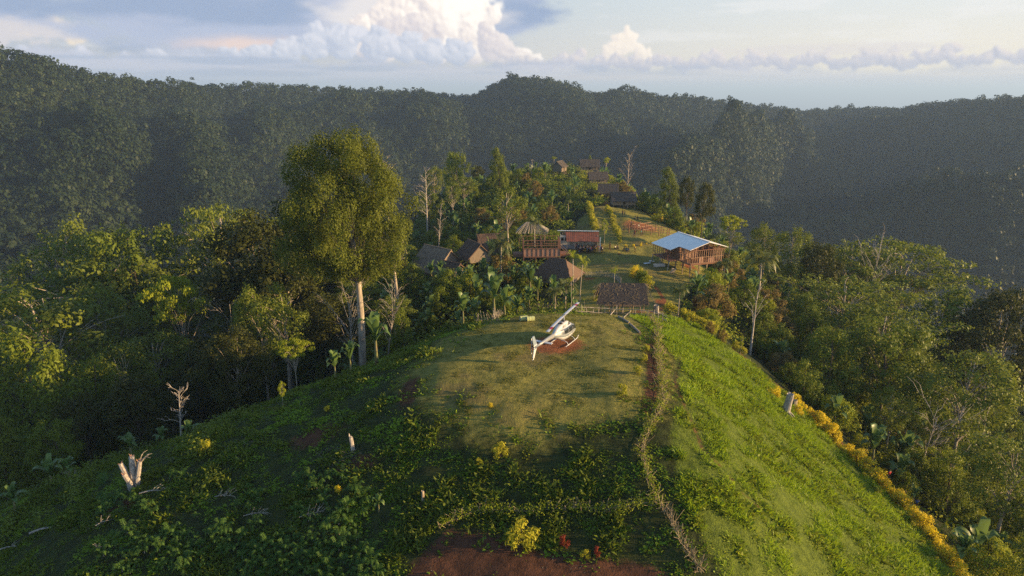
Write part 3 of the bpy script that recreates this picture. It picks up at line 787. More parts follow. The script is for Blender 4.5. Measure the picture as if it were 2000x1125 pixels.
def palm(rg, h=7, nf=16, L=3.2, r=.13, name='palm_tree', lw=.5, mat=None, upright=.9, n_l=22):
    root = empty(name, (0, 0, 0), 'x', 'palm')
    tb = MB(); lx = rg.normal() * h * .03
    ts = np.linspace(0, 1, 7)
    tb.tube([(lx * t * t, math.sin(t * 3) * h * .012, h * t - .6 * (1 - t)) for t in ts], [r * (1.3 - .5 * t) for t in ts], 7)
    tb.build('trunk', M['pale_bark'], root, smooth=True)
    Vs, Fs, ti, b = [], [], [], 0
    for k in range(nf):
        th = k * 2.4 + rg.uniform(-.2, .2); e = rg.uniform(.1, 1.5) * upright
        pts = arc((lx, 0, h), th, L * rg.uniform(.8, 1.1) / math.sqrt(1 + e * e * .6), e, rg.uniform(.5, 1.0), 10)
        tk = rg.random()
        V, F = ribbon_leaf(pts, [.035] * 9 + [.01], np.array((0, 0, 1.0)), 0)
        Vs += V; Fs += [tuple(q + b for q in f) for f in F]; b += len(V); ti += [tk] * len(V)
        P_ = np.array(pts)
        for j in range(n_l):
            t = .12 + .86 * j / n_l; x = t * 9; i = min(int(x), 8); p = P_[i] * (1 - x + i) + P_[i + 1] * (x - i)
            d = P_[i + 1] - P_[i]; d /= np.linalg.norm(d)
            s = np.cross(d, (0, 0, 1)); s /= max(np.linalg.norm(s), 1e-6)
            ll = lw * math.sin(PI * min(.95, t * .8 + .2)) * rg.uniform(.85, 1.1) * L / 3.2 * 1.5
            for sg in (-1, 1):
                q = p + s * sg * ll + d * ll * .55 + np.array((0, 0, -ll * rg.uniform(.25, .75)))
                mdl = p * .5 + q * .5 + np.array((0, 0, .06 * ll)); wv = d * .055 * L / 3
                V = [p, mdl + wv, q, mdl - wv]
                Vs += V; Fs.append((b, b + 1, b + 2, b + 3)); b += 4; ti += [min(1, max(0, tk + rg.uniform(-.2, .2)))] * 4
    me = raw_mesh('palm_fronds', np.array(Vs), np.array(Fs), mat or M['palm_leaf'], dict(tint=np.array(ti)))
    link('fronds', me, root)
    return root
def fern(rg, L=1.3, nf=9, mat=None):
    o = palm(rg, .25, nf, L, .04, 'fern', .42, mat or M['fern_leaf'], 1.0, 14)
    o['category'] = 'fern'
    return o

def shrub(rg, h, r, per, leaf, mat, name='shrub', cat='shrub', n=14, cl=.42, mat2=None, spiky=False):
    """low shrub: short stems and leaf clumps"""
    root = empty(name, (0, 0, 0), 'x', cat)
    pts = crown_points([(h * .08, r * .6), (h * .35, r), (h * .7, r * .85), (h, r * .35)], n, rg, .4)
    tb = MB()
    for p in pts[: max(5, n // 2)]: limb(tb, (0, 0, -.25), p, .035, .012, rg, n=4, seg=3)
    tb.build('stem', M['bark'], root)
    V, F, ti = clump_leaves(pts, cl * r * rg.uniform(.7, 1.2, len(pts)), per, leaf, rg, 1.0, .9, .35 if spiky else .5, 0)
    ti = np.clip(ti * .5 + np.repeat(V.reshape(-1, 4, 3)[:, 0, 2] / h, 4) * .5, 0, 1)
    me = raw_mesh(name + '_leaves', V, F, mat, dict(tint=ti))
    link('leaves', me, root)
    return root
def scale_to(src_h, top_z, x, y):
    return (top_z - hz(x, y)) / src_h
# ------------------------------------------------------------------ building materials
M['thatch'] = simple('thatch', (.135, .118, .108), (.066, .056, .052), 5, .95, stretch=(4, 4, 1), bstr=.8)
M['thatch_light'] = simple('thatch_light', (.36, .27, .19), (.17, .12, .085), 4, .95, stretch=(4, 4, 1), bstr=.8)
M['thatch_brown'] = simple('thatch_brown', (.19, .125, .09), (.08, .053, .04), 5, .95, stretch=(4, 4, 1), bstr=.8)
M['thatch_dark'] = simple('thatch_dark', (.12, .10, .092), (.045, .037, .035), 5, .95, stretch=(4, 4, 1), bstr=.8)
M['woven_wall'] = simple('woven_wall', (.25, .20, .155), (.13, .105, .08), 9, .9, bstr=.5)
M['sawn_timber'] = simple('sawn_timber', (.36, .23, .15), (.20, .12, .08), 5, .8, stretch=(1, 1, 3))
M['red_timber'] = simple('red_timber', (.27, .135, .09), (.15, .075, .05), 5, .8, stretch=(1, 1, 3))
M['board_pink'] = simple('board_pink', (.42, .25, .18), (.26, .15, .11), 4, .8, stretch=(6, 6, .5))
M['post_wood'] = simple('post_wood', (.28, .22, .16), (.15, .115, .085), 4, .9, stretch=(3, 3, .6))
M['grey_post'] = simple('grey_post', (.40, .36, .31), (.22, .19, .16), 5, .9, stretch=(3, 3, .5))
M['cream_wall'] = simple('cream_wall', (.62, .58, .50), (.48, .44, .37), 2, .8)
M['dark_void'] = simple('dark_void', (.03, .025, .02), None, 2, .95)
M['tarp_blue'] = simple('tarp_blue', (.10, .15, .25), (.07, .10, .17), 2, .6)
M['ply'] = simple('ply', (.55, .45, .36), (.42, .33, .26), 2, .8)
M['white_sheet'] = simple('white_sheet', (.70, .72, .74), (.5, .52, .55), 2, .6)
def corrugated(name, a, b, rough, metal, axis=0, freq=14):
    m, t, o = newmat(name)
    oc = ocoord(t); s = sep(t, oc)
    wv = (s[axis] * freq)._m('SINE')
    n = noise(t, oc, 1.2, 5, .65)
    p = principled(t, mixc(t, n.ss(.35, .65), a, b), rough, .5, metal, wv, .25, .02)
    t.links.new(p.outputs[0], o.inputs[0]); return m
M['new_tin'] = corrugated('new_tin', (.90, .88, .84), (.80, .79, .76), .45, .2)
M['rusty_tin'] = corrugated('rusty_tin', (.23, .075, .045), (.12, .045, .03), .7, .1)
M['white_tin'] = corrugated('white_tin', (.75, .76, .76), (.62, .62, .60), .4, .3)
rgb_ = np.random.default_rng(21)

def strands(corners, n, L, w, rg, mat, parent, name='thatch_layer', lift=.05):
    """thatch strands over a roof plane: corners = ridge_a, ridge_b, eave_b, eave_a"""
    A, B, Cc, Dd = [np.array(q, float) for q in corners]
    nrm = np.cross(B - A, Dd - A); nrm /= np.linalg.norm(nrm)
    if nrm[2] < 0: nrm = -nrm
    u, v = rg.random(n), rg.random(n)
    u = np.round(u * 60) / 60 + rg.normal(size=n) * .004; v = np.floor(v * 9 + rg.random(n) * .35) / 9
    top = (A * (1 - u[:, None]) + B * u[:, None]); bot = (Dd * (1 - u[:, None]) + Cc * u[:, None])
    p = top * (1 - v[:, None]) + bot * v[:, None]
    dn = unit(bot - top); side = unit(np.broadcast_to(B - A, p.shape)); l = L * rg.uniform(.6, 1.3, n)[:, None]
    dn = unit(dn + side * rg.normal(size=(n, 1)) * .16)
    lf = lift * (1 + rg.random(n)[:, None])
    V = np.stack([p - side * w + nrm * lf, p + side * w + nrm * lf, p + dn * l + side * w * .6 + nrm * (lf * .5), p + dn * l - side * w * .6 + nrm * lf * .5], 1).reshape(-1, 3)
    me = raw_mesh(name, V, np.arange(4 * n).reshape(n, 4), mat)
    return link(name, me, parent)
def gable_roof(parent, L, Wd, z0, rise, mat, over=.5, gover=.4, t=.16, ns=700, ridge_short=0.0, light=None):
    """ridge along X; ridge_short pulls the ridge ends in (hipped look)"""
    hx, hy = L / 2 + gover, Wd / 2 + over
    sl = rise / (Wd / 2); ze = z0 - over * sl; rx = hx - ridge_short; zt = z0 + rise
    mb = MB()
    Rf = mb.slab([(-rx, 0, zt), (rx, 0, zt), (hx, -hy, ze), (-hx, -hy, ze)], t)
    mb.slab([(rx, 0, zt), (-rx, 0, zt), (-hx, hy, ze), (hx, hy, ze)], t)
    if ridge_short > .3:
        mb.slab([(rx, 0, zt), (rx, 0.01, zt), (hx, hy, ze), (hx, -hy, ze)], t)
        mb.slab([(-rx, 0, zt), (-rx, -.01, zt), (-hx, -hy, ze), (-hx, hy, ze)], t)
    roof = mb.build('roof', mat, parent)
    rb = MB(); rb.tube([(-rx - .1, 0, zt + .04), (0, .03, zt + .07), (rx + .1, 0, zt + .03)], .13, 6); rb.build('ridge_cap', mat, roof)
    if ns:
        strands([(-rx, 0, zt), (rx, 0, zt), (hx, -hy, ze), (-hx, -hy, ze)], ns, .7, .035, rgb_, light or mat, roof)
        strands([(rx, 0, zt), (-rx, 0, zt), (-hx, hy, ze), (hx, hy, ze)], ns // 2, .7, .035, rgb_, light or mat, roof)
    return roof
def stilt_house(name, label, px, py, rz, L, Wd, floor, wall, rise, roofm, wallm, group=None, ns=500, dark_doorway=True, gable=True, over=.5, hip=0.0, loc=None, cat='hut'):
    g = loc or G(px, py); root = empty(name, g, label, cat, group, rz)
    for i in range(4):
        for j in (-1, 1):
            p = MB(); x = -L / 2 + .2 + i * (L - .4) / 3; y = j * (Wd / 2 - .15)
            p.tube([(x, y, -1.6), (x + .02, y, floor + .1)], .09, 6); p.build('stilt', M['post_wood'], root)
    MB().box((0, 0, floor), (L, Wd, .16)).build('floor', M['post_wood'], root)
    wb = MB(); t = .1; z = floor + .08 + wall / 2
    dw = .8 if dark_doorway else 0
    wb.box((-L / 4 - dw / 4, -Wd / 2 + t / 2, z), (L / 2 - dw / 2, t, wall)); wb.box((L / 4 + dw / 4, -Wd / 2 + t / 2, z), (L / 2 - dw / 2, t, wall))
    wb.box((0, Wd / 2 - t / 2, z), (L, t, wall))
    for s in (-1, 1):
        wb.box((s * (L / 2 - t / 2), 0, z), (t, Wd - 2 * t, wall))
        if gable and hip < .3:
            x = s * (L / 2 - t / 2); zz = floor + .08 + wall
            wb.add([(x - .04, -Wd / 2, zz), (x - .04, Wd / 2, zz), (x - .04, 0, zz + rise), (x + .04, -Wd / 2, zz), (x + .04, Wd / 2, zz), (x + .04, 0, zz + rise)],
                   [(0, 1, 2), (3, 5, 4), (0, 2, 5, 3), (1, 4, 5, 2), (0, 3, 4, 1)])
    wb.build('wall', wallm, root)
    if dark_doorway:
        MB().box((0, -Wd / 2 + .03, z - .1), (dw - .08, .05, wall - .25)).build('dark_doorway', M['dark_void'], root)  # near-black panel fills the open doorway, standing in for interior shade
        lb = MB()
        for s in (-.25, .25): lb.tube([(s, -Wd / 2 - .9, -.1), (s, -Wd / 2 - .1, floor)], .04, 5)
        for k in range(4): lb.tube([(-.3, -Wd / 2 - .9 + k * .22, k * floor / 4), (.3, -Wd / 2 - .9 + k * .22, k * floor / 4)], .03, 5)
        lb.build('ladder', M['post_wood'], root)
    for k in range(7):
        x = -L / 2 + L * k / 6; MB().tube([(x, -Wd / 2 - .03, floor + .05), (x, -Wd / 2 - .03, floor + wall)], .03, 5).build('batten', M['post_wood'], root)
    gable_roof(root, L, Wd, floor + .08 + wall, rise, roofm, over, ns=ns, ridge_short=hip)
    return root
RG5 = 'grey thatched stilt houses along the ridge'
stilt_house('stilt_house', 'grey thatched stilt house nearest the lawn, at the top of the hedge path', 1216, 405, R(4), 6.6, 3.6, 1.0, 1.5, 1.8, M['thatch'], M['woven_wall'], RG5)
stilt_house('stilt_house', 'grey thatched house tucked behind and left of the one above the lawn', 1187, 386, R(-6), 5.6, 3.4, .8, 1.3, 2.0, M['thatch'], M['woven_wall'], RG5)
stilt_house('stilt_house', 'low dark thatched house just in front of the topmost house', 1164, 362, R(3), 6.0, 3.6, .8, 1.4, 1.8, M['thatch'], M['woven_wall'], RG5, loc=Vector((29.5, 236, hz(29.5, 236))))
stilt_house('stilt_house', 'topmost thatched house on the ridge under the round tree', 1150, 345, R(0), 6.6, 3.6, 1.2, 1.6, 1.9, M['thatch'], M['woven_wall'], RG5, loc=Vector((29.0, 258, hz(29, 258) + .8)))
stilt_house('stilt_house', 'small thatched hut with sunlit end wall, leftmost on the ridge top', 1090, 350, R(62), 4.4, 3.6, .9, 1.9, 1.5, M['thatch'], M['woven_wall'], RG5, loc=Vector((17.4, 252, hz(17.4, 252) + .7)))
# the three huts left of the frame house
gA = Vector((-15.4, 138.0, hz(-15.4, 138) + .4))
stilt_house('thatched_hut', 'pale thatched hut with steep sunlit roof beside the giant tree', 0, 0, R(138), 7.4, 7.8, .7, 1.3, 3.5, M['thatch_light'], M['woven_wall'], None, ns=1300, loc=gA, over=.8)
stilt_house('thatched_hut', 'low brown thatched annex in front of the pale steep roofed hut', 0, 0, R(-35), 4.6, 3.2, .3, 1.1, 1.2, M['thatch_brown'], M['woven_wall'], None, ns=600, dark_doorway=False, loc=Vector((-12.3, 131.5, hz(-12.3, 131.5))))
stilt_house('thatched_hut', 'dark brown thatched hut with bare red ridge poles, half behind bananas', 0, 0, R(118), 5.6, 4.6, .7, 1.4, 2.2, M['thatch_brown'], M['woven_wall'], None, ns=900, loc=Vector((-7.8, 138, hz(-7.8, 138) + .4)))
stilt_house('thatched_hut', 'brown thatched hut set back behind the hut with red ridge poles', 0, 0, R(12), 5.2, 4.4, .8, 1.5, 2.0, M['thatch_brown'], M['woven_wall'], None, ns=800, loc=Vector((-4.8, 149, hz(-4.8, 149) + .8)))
stilt_house('thatched_hut', 'large dark hipped thatch roof just right of and below the frame house', 0, 0, R(-28), 7.6, 6.0, .3, 1.3, 2.5, M['thatch_brown'], M['woven_wall'], None, ns=1500, dark_doorway=False, hip=2.6, loc=Vector((8.4, 122, hz(8.4, 122) - .3)))
# open thatched shelter just behind the knoll
def shelter():
    g = Vector((16.2, 97.0, hz(16.2, 97) + .55))
    root = empty('thatched_shelter', g, 'long dark thatched shelter on posts directly behind the grass knoll', 'shelter', None, R(-3))
    L, Wd, zt, ze = 6.8, 4.6, 3.9, 1.5
    mb = MB(); q = [(-L / 2 + .4, 0, zt), (L / 2 - .1, 0, zt), (L / 2 + .35, -Wd / 2, ze), (-L / 2 - .35, -Wd / 2, ze)]
    mb.slab(q, .18); q2 = [(L / 2 - .1, 0, zt), (-L / 2 + .4, 0, zt), (-L / 2 - .35, Wd / 2, ze), (L / 2 + .35, Wd / 2, ze)]; mb.slab(q2, .18)
    roof = mb.build('roof', M['thatch_brown'], root)
    strands(q, 4200, .55, .03, rgb_, M['thatch_dark'], roof); strands(q2, 900, .55, .03, rgb_, M['thatch_dark'], roof)
    st = MB()
    for k in range(46):
        y = rgb_.uniform(-1, 1); s = 1 if k % 3 else -1; x0 = (L / 2 - .1 if s > 0 else -L / 2 + .4)
        y1 = y * Wd * .62; st.tube([(x0, 0, zt + .05), (x0 + s * rgb_.uniform(.5, 1.5), y1, zt - abs(y) * (zt - ze) - rgb_.uniform(.1, .6))], .022, 4)
    st.build('fringe', M['dry_stem'], roof)
    for k in range(90):
        pass
    fb = MB()
    for k in range(110):
        u = rgb_.random(); v = rgb_.random(); A = Vector(q[0]).lerp(Vector(q[1]), u); B = Vector(q[3]).lerp(Vector(q[2]), u); p = A.lerp(B, v) + Vector((0, -.05, .12))
        d = Vector((rgb_.normal() * .5, -.25, -.25 - rgb_.random() * .3)); fb.tube([p, p + d * .5 + Vector((0, 0, .03)), p + d], .018, 4)
    fb.build('loose_stalks', M['dry_stem'], roof)
    for i in range(5):
        for j in (-1, 1):
            x = -L / 2 + .3 + i * (L - .6) / 4
            MB().tube([(x, j * (Wd / 2 - .5), -1.5), (x + .03, j * (Wd / 2 - .5), ze + .45)], .085, 6).build('post', M['post_wood'], root)
    MB().box((.2, .3, .62), (L - 1.4, 2.4, .12)).build('bench_floor', M['post_wood'], root)
    MB().box((-.6, 1.4, 1.1), (L - 2.4, .1, 1.3)).build('back_wall', M['woven_wall'], root)
shelter()

# timber frame house on stilts
def frame_house():
    g = Vector((6.0, 137.5, hz(6.0, 137.5)))
    root = empty('frame_house', g, 'unfinished pink timber frame house on stilts with board lower wall', 'house', None, R(2))
    L, Wd, fl, h = 7.4, 4.6, 1.4, 3.3
    for i in range(4):
        for j in (-1, 1):
            x = -L / 2 + i * L / 3
            MB().box((x, j * Wd / 2, fl / 2 - 1.0), (.16, .16, fl + 2.0)).build('stilt', M['red_timber'], root)
    br = MB()
    for i in range(3): br.beam((-L / 2 + i * L / 3, -Wd / 2 - .02, .1), (-L / 2 + (i + 1) * L / 3, -Wd / 2 - .02, fl - .1), .06, .05)
    br.build('stilt_braces', M['sawn_timber'], root)
    MB().box((0, 0, fl), (L + .2, Wd + .2, .18)).build('floor', M['red_timber'], root)
    wb = MB()
    n = 30
    for k in range(n):
        x = -L / 2 + L * (k + .5) / n; wb.box((x, -Wd / 2, fl + .09 + .85), (L / n - .025, .03, 1.7 + .04 * math.sin(k * 3)))
    for k in range(18):
        y = -Wd / 2 + Wd * (k + .5) / 18; wb.box((-L / 2, y, fl + .09 + .5), (.03, Wd / 18 - .025, 1.0)); wb.box((L / 2, y, fl + .09 + .4), (.03, Wd / 18 - .025, .8))
    wb.build('board_wall', M['board_pink'], root)
    fr = MB()
    for k in range(9):
        x = -L / 2 + L * k / 8
        for y in (-Wd / 2 - .06, Wd / 2): fr.box((x, y, fl + .09 + h / 2), (.09, .09, h) if k % 4 == 0 else (.06, .06, h))
    for k in range(1, 5):
        for x in (-L / 2, L / 2): fr.box((x, -Wd / 2 + Wd * k / 5, fl + .09 + h / 2), (.08, .08, h))
    for z in (fl + 1.75, fl + 2.4, fl + .09 + h):
        fr.beam((-L / 2 - .1, -Wd / 2 - .1, z), (L / 2 + .1, -Wd / 2 - .1, z), .10, .10); fr.beam((-L / 2 - .1, Wd / 2, z), (L / 2 + .1, Wd / 2, z), .10, .10)
        for x in (-L / 2, 0, L / 2): fr.beam((x, -Wd / 2, z + .01), (x, Wd / 2, z + .01), .09, .09)
    fr.build('stud_frame', M['red_timber'], root)
    for sx, w_, y in ((-1, 2.0, 0), (1, 2.6, .2)):
        d = MB(); d.box((sx * (L / 2 + w_ / 2 + .1), y, fl + .25), (w_, 2.6, .14)); d.box((sx * (L / 2 + w_ / 2 + .1), y - 1.32, fl + .02), (w_, .05, .5))
        for q in (-.9, .9): d.tube([(sx * (L / 2 + w_ - .1), y + q * 1.2, -1.4), (sx * (L / 2 + w_ - .1), y + q * 1.2, fl + .2)], .07, 6)
        d.build('landing', M['red_timber'], root)
    s = MB(); s.beam((L / 2 + .1, -Wd / 2, fl + 2.6), (L / 2 + 2.2, -Wd / 2 - .2, fl + .4), .07, .07); s.beam((L / 2 + .1, -Wd / 2 + 1, fl + 1.9), (L / 2 + 1.6, -Wd / 2 + .6, fl + .4), .07, .07)
    s.build('brace', M['sawn_timber'], root)
    return root, fl, L, Wd
FH, FHfl, FHL, FHW = frame_house()
# bare pole roof frame behind it
def rafters():
    g = Vector((4.6, 152.0, hz(4.6, 152) + 1.3))
    root = empty('roof_frame', g, 'bare pole skeleton of a hipped roof behind the timber frame house', 'hut frame', None, R(-6))
    L, Wd, z0, zt = 6.2, 5.0, 2.4, 4.3
    for x in (-L / 2 + .3, L / 2 - .3):
        for y in (-Wd / 2 + .4, Wd / 2 - .4): MB().tube([(x, y, -3.6), (x, y, z0 + .3)], .06, 6).build('post', M['post_wood'], root)
    r = MB(); a, b = Vector((-1.4, 0, zt)), Vector((1.0, 0, zt + .05)); r.tube([a, b], .08, 6)
    for k in range(30):
        t = k / 29; top = a.lerp(b, t); e = rgb_.normal() * .15
        for s in (-1, 1): r.tube([top, Vector((-L / 2 - .3 + (L + .6) * t + e, s * Wd / 2 * 1.1, z0 - .2 + rgb_.normal() * .06))], .055, 4)
    for k in range(9):
        y = -Wd / 2 + Wd * k / 8
        r.tube([a, (-L / 2 - .5, y, z0 - .15)], .055, 4); r.tube([b, (L / 2 + .5, y, z0 - .15)], .055, 4)
    r.build('rafters', M['grey_post'], root)
    bt = MB()
    for k in range(1, 8):
        t = k / 8
        for s in (-1, 1):
            A = a.lerp(Vector((-L / 2 - .3, s * Wd / 2 * 1.1, z0 - .2)), t); B = b.lerp(Vector((L / 2 + .3, s * Wd / 2 * 1.1, z0 - .2)), t)
            bt.tube([A + Vector((0, 0, .06)), B + Vector((0, 0, .06))], .028, 4)
    bt.build('battens', M['dry_stem'], root)
rafters()

# rusty roofed building where people gather
def rusty():
    g = Vector((14.3, 143.5, hz(14.3, 143.5)))
    root = empty('meeting_house', g, 'cream walled building with rust red corrugated awning and white ridge sheet', 'house', None, R(-4))
    L, Wd, fl = 8.0, 5.0, .55
    MB().box((0, 1.2, fl), (L, Wd - 1.6, .2)).build('floor', M['post_wood'], root)
    w = MB(); w.box((0, Wd / 2, fl + 1.3), (L, .1, 2.4)); w.box((-L / 2 + .05, .6, fl + 1.3), (.1, Wd - 1.3, 2.4)); w.box((L / 2 - .05, .6, fl + 1.3), (.1, Wd - 1.3, 2.4)); w.box((0, -.1, fl + 1.2), (L - .2, .1, 2.2))
    w.box((-L / 2 + 1.1, -.75, fl + 1.2), (2.1, .1, 2.2))
    w.build('wall', M['cream_wall'], root)
    for x in (-L / 2 + .5, -L / 2 + 1.3): MB().box((x, -.815, fl + 1.55), (.5, .03, .7)).build('window', M['dark_void'], root)
    mb = MB(); mb.slab([(-L / 2 + 1.1, .1, fl + 3.05), (L / 2 + .2, .1, fl + 3.05), (L / 2 + .25, -2.75, fl + 1.45), (-L / 2 + 1.4, -2.75, fl + 1.45)], .05)
    mb.build('awning', M['rusty_tin'], root)
    mb = MB(); mb.slab([(-L / 2 - .6, 2.9, fl + 2.75), (L / 2 + .3, 2.9, fl + 2.75), (L / 2 + .3, -.15, fl + 3.25), (-L / 2 - .6, -.15, fl + 3.25)], .05)
    mb.build('roof', M['white_tin'], root)
    for x in np.linspace(-L / 2 + 1.5, L / 2 + .1, 5): MB().box((float(x), -2.6, fl + .35), (.12, .12, 2.4)).build('post', M['grey_post'], root)
    MB().box((-L / 2 + 2.2, -.9, .45), (3.8, .12, .9)).build('blue_skirt', M['tarp_blue'], root)
    MB().box((L / 2 + .42, -2.9, 1.2), (.22, .22, 3.6)).build('corner_post', M['white_tin'], root)
rusty()

# large building under a new metal roof
def blue_roof():
    ang = math.atan2(-.94, .35)      # ridge runs towards the camera and to the right
    g = Vector((35.6, 131.5, hz(33, 128) + 1.4))
    root = empty('metal_roofed_hall', g, 'large unfinished hall with bright blue metal roof and open stud walls', 'building', None, ang)
    # local X along the ridge (front = +), local Y to the left seen along it; the eaves are at Y -+
    L, hw, z0, rise, fl = 10.6, 4.3, 3.9, 1.25, .9
    X0, X1 = -L / 2, L / 2; s = rise / hw
    def zz(y): return z0 + rise - abs(y) * s
    mb = MB(); lo = -1    # the camera-left plane is local -Y
    mb.slab([(X0, 0, zz(0)), (X1, 0, zz(0)), (X1, -hw, zz(hw)), (X1 - 3.7, -hw, zz(hw)), (X1 - 3.7, -6.2, zz(6.2)), (X0, -6.2, zz(6.2))], .07)
    shade_ = mb.build('roof', M['new_tin'], root)
    mb = MB(); mb.slab([(X1, 0, zz(0)), (X0, 0, zz(0)), (X0, hw, zz(hw)), (X1, hw, zz(hw))], .07); mb.build('roof', M['new_tin'], root)
    mb = MB(); mb.box((0, 0, zz(0) + .04), (L + .1, .35, .05)); mb.build('ridge_cap', M['white_tin'], root)
    # trusses under the metal
    tr = MB()
    for x in np.linspace(X0 + .3, X1 - .25, 7):
        x = float(x); yl = -hw + .25 if x > X1 - 3.7 else -5.9
        tr.beam((x, yl, zz(yl) - .15), (x, 0, zz(0) - .16), .08, .1); tr.beam((x, hw - .2, zz(hw) - .13), (x, 0, zz(0) - .16), .08, .1)
        tr.beam((x, -hw + .3, z0 - .25), (x, hw - .3, z0 - .25), .08, .1)
        for y in (-2.4, -1.2, 0, 1.2, 2.4): tr.beam((x, y, z0 - .25), (x, y, zz(y) - .16), .06, .06)
    tr.build('trusses', M['red_timber'], root)
    MB().box((0, .05, fl), (L - .6, 2 * hw - 1.0, .2)).build('floor', M['red_timber'], root)
    def wall(a, b, n, name='stud_wall', boards=None, z1=3.55):
        m_ = MB(); a, b = Vector(a), Vector(b)
        for k in range(n + 1):
            p = a.lerp(b, k / n); m_.beam(p + Vector((0, 0, fl + .1)), p + Vector((0, 0, z1)), .09, .07)
        for z in (fl + .2, fl + 1.3, z1): m_.beam(a + Vector((0, 0, z)), b + Vector((0, 0, z)), .10, .08)
        m_.build(name, M['sawn_timber'], root)
    hx = X1 - .5; wy = hw - .6
    wall((hx, -wy, 0), (hx, wy, 0), 15); wall((-hx, -wy, 0), (-hx, wy, 0), 12)
    wall((-hx, -wy, 0), (hx, -wy, 0), 20); wall((-hx, wy, 0), (hx, wy, 0), 18); wall((1.0, -wy, 0), (1.0, wy, 0), 10)
    for (a, b, z1) in (((hx - .05, -1.9), (hx - .05, -.9), 1.3), ((hx - .05, .4), (hx - .05, 1.5), 1.0), ((.9, -3.2), (.9, .6), 2.2), ((-hx + .1, -3), (-hx + .1, 3), 2.4), ((-3, 3.2), (2.5, 3.2), 2.2)):
        A, B = Vector((*a, fl + .1 + z1 / 2)), Vector((*b, fl + .1 + z1 / 2)); d = B - A
        MB().box((A + B) / 2, (d.length, .04, z1), rz=math.atan2(d.y, d.x)).build('board_panel', M['board_pink'], root)
    # side veranda on the left with its own posts
    MB().box((-1.9, -5.0, fl + .1), (6.2, 1.9, .14)).build('veranda_floor', M['red_timber'], root)
    rl = MB()
    for x in np.linspace(-4.9, 1.2, 9): rl.beam((float(x), -5.9, fl + .1), (float(x), -5.9, 3.0), .08, .08)
    rl.beam((-4.9, -5.9, fl + 1.1), (1.2, -5.9, fl + 1.1), .08, .06); rl.beam((-4.9, -5.9, 3.0), (1.2, -5.9, 3.0), .1, .1)
    rl.beam((-4.9, -5.92, fl + 1.0), (-2.4, -5.92, fl + .1), .06, .06)
    rl.build('veranda_rail', M['red_timber'], root)
    for x in np.linspace(-hx, hx, 5):
        for y in (-wy, 0, wy): MB().box((float(x), y, fl / 2 - 1.2), (.16, .16, fl + 2.4)).build('stump_post', M['post_wood'], root)
    for x in (-4.8, -1.9, 1.1): MB().tube([(x, -6.4, -1.6), (x, -5.9, fl + .2)], .09, 6).build('prop', M['grey_post'], root)
    # sheets and boards leaning below
    def at_local(x, y):
        c_, s_ = math.cos(ang), math.sin(ang); X, Y = g.x + c_ * x - s_ * y, g.y + s_ * x + c_ * y
        return Vector((X, Y, hz(X, Y)))
    q = at_local(3.2, -6.4)
    o = MB().box((0, 0, .55), (.9, .06, 1.25), M=Matrix.Rotation(R(28), 3, 'X') @ Matrix.Rotation(R(10), 3, 'Y')).build('plywood_sheet', M['ply'], loc=q)
    o.rotation_euler = (0, 0, R(10)); tag(o, 'pale plywood sheet leaning upright in front of the blue roofed hall', 'board')
    q = at_local(-.8, -6.9)
    o = MB().box((0, 0, .35), (2.3, .05, .7), M=Matrix.Rotation(R(-40), 3, 'X')).build('sheet_stack', M['ply'], loc=q)
    tag(o, 'fallen pinkish sheet lying under the left veranda of the blue roofed hall', 'board')
blue_roof()
# scattered white sheets on the village lawn
for (px, py, sx, sy, rz_, lab) in ((1264, 515, 1.5, .6, .4, 'bent white metal sheet lying on the village lawn'), (1273, 511, 1.1, .4, -.3, 'small white offcut beyond the bent metal sheet on the lawn')):
    g = G(px, py); o = MB().slab([(-sx / 2, -sy / 2, .1), (sx / 2, -sy / 2, .16), (sx / 2, sy / 2, .12), (-sx / 2, sy / 2, .2)], .03).build('metal_sheet', M['white_sheet'], loc=g)
    o.rotation_euler = (0, 0, rz_); tag(o, lab, 'metal sheet')
# building plot: posts and rails on red earth
def plot():
    g = G(1262, 452); root = empty('post_frame', g, 'bare posts and rails of a new building on red earth', 'building frame', None, R(12))
    for i in range(6):
        for j in range(3):
            x, y = -4.5 + i * 2.1, -3.5 + j * 3.4; X, Y = g.x + x, g.y + y; z = hz(X, Y) - g.z
            MB().tube([(x, y, z - .5), (x + rgb_.normal() * .05, y, z + rgb_.uniform(1.3, 2.3))], .10, 6).build('post', M['red_timber'], root)
    for j in range(3):
        y = -3.5 + j * 3.4
        MB().beam((-2.6, y - .1, .6), (6.2, y - 2.6 + j * .4, .45), .12, .10).build('rail', M['sawn_timber'], root)
        MB().beam((-2.4, y - .3, 1.2), (1.8 + j, y + 2.8, 1.0), .09, .08).build('rail', M['sawn_timber'], root)
plot()
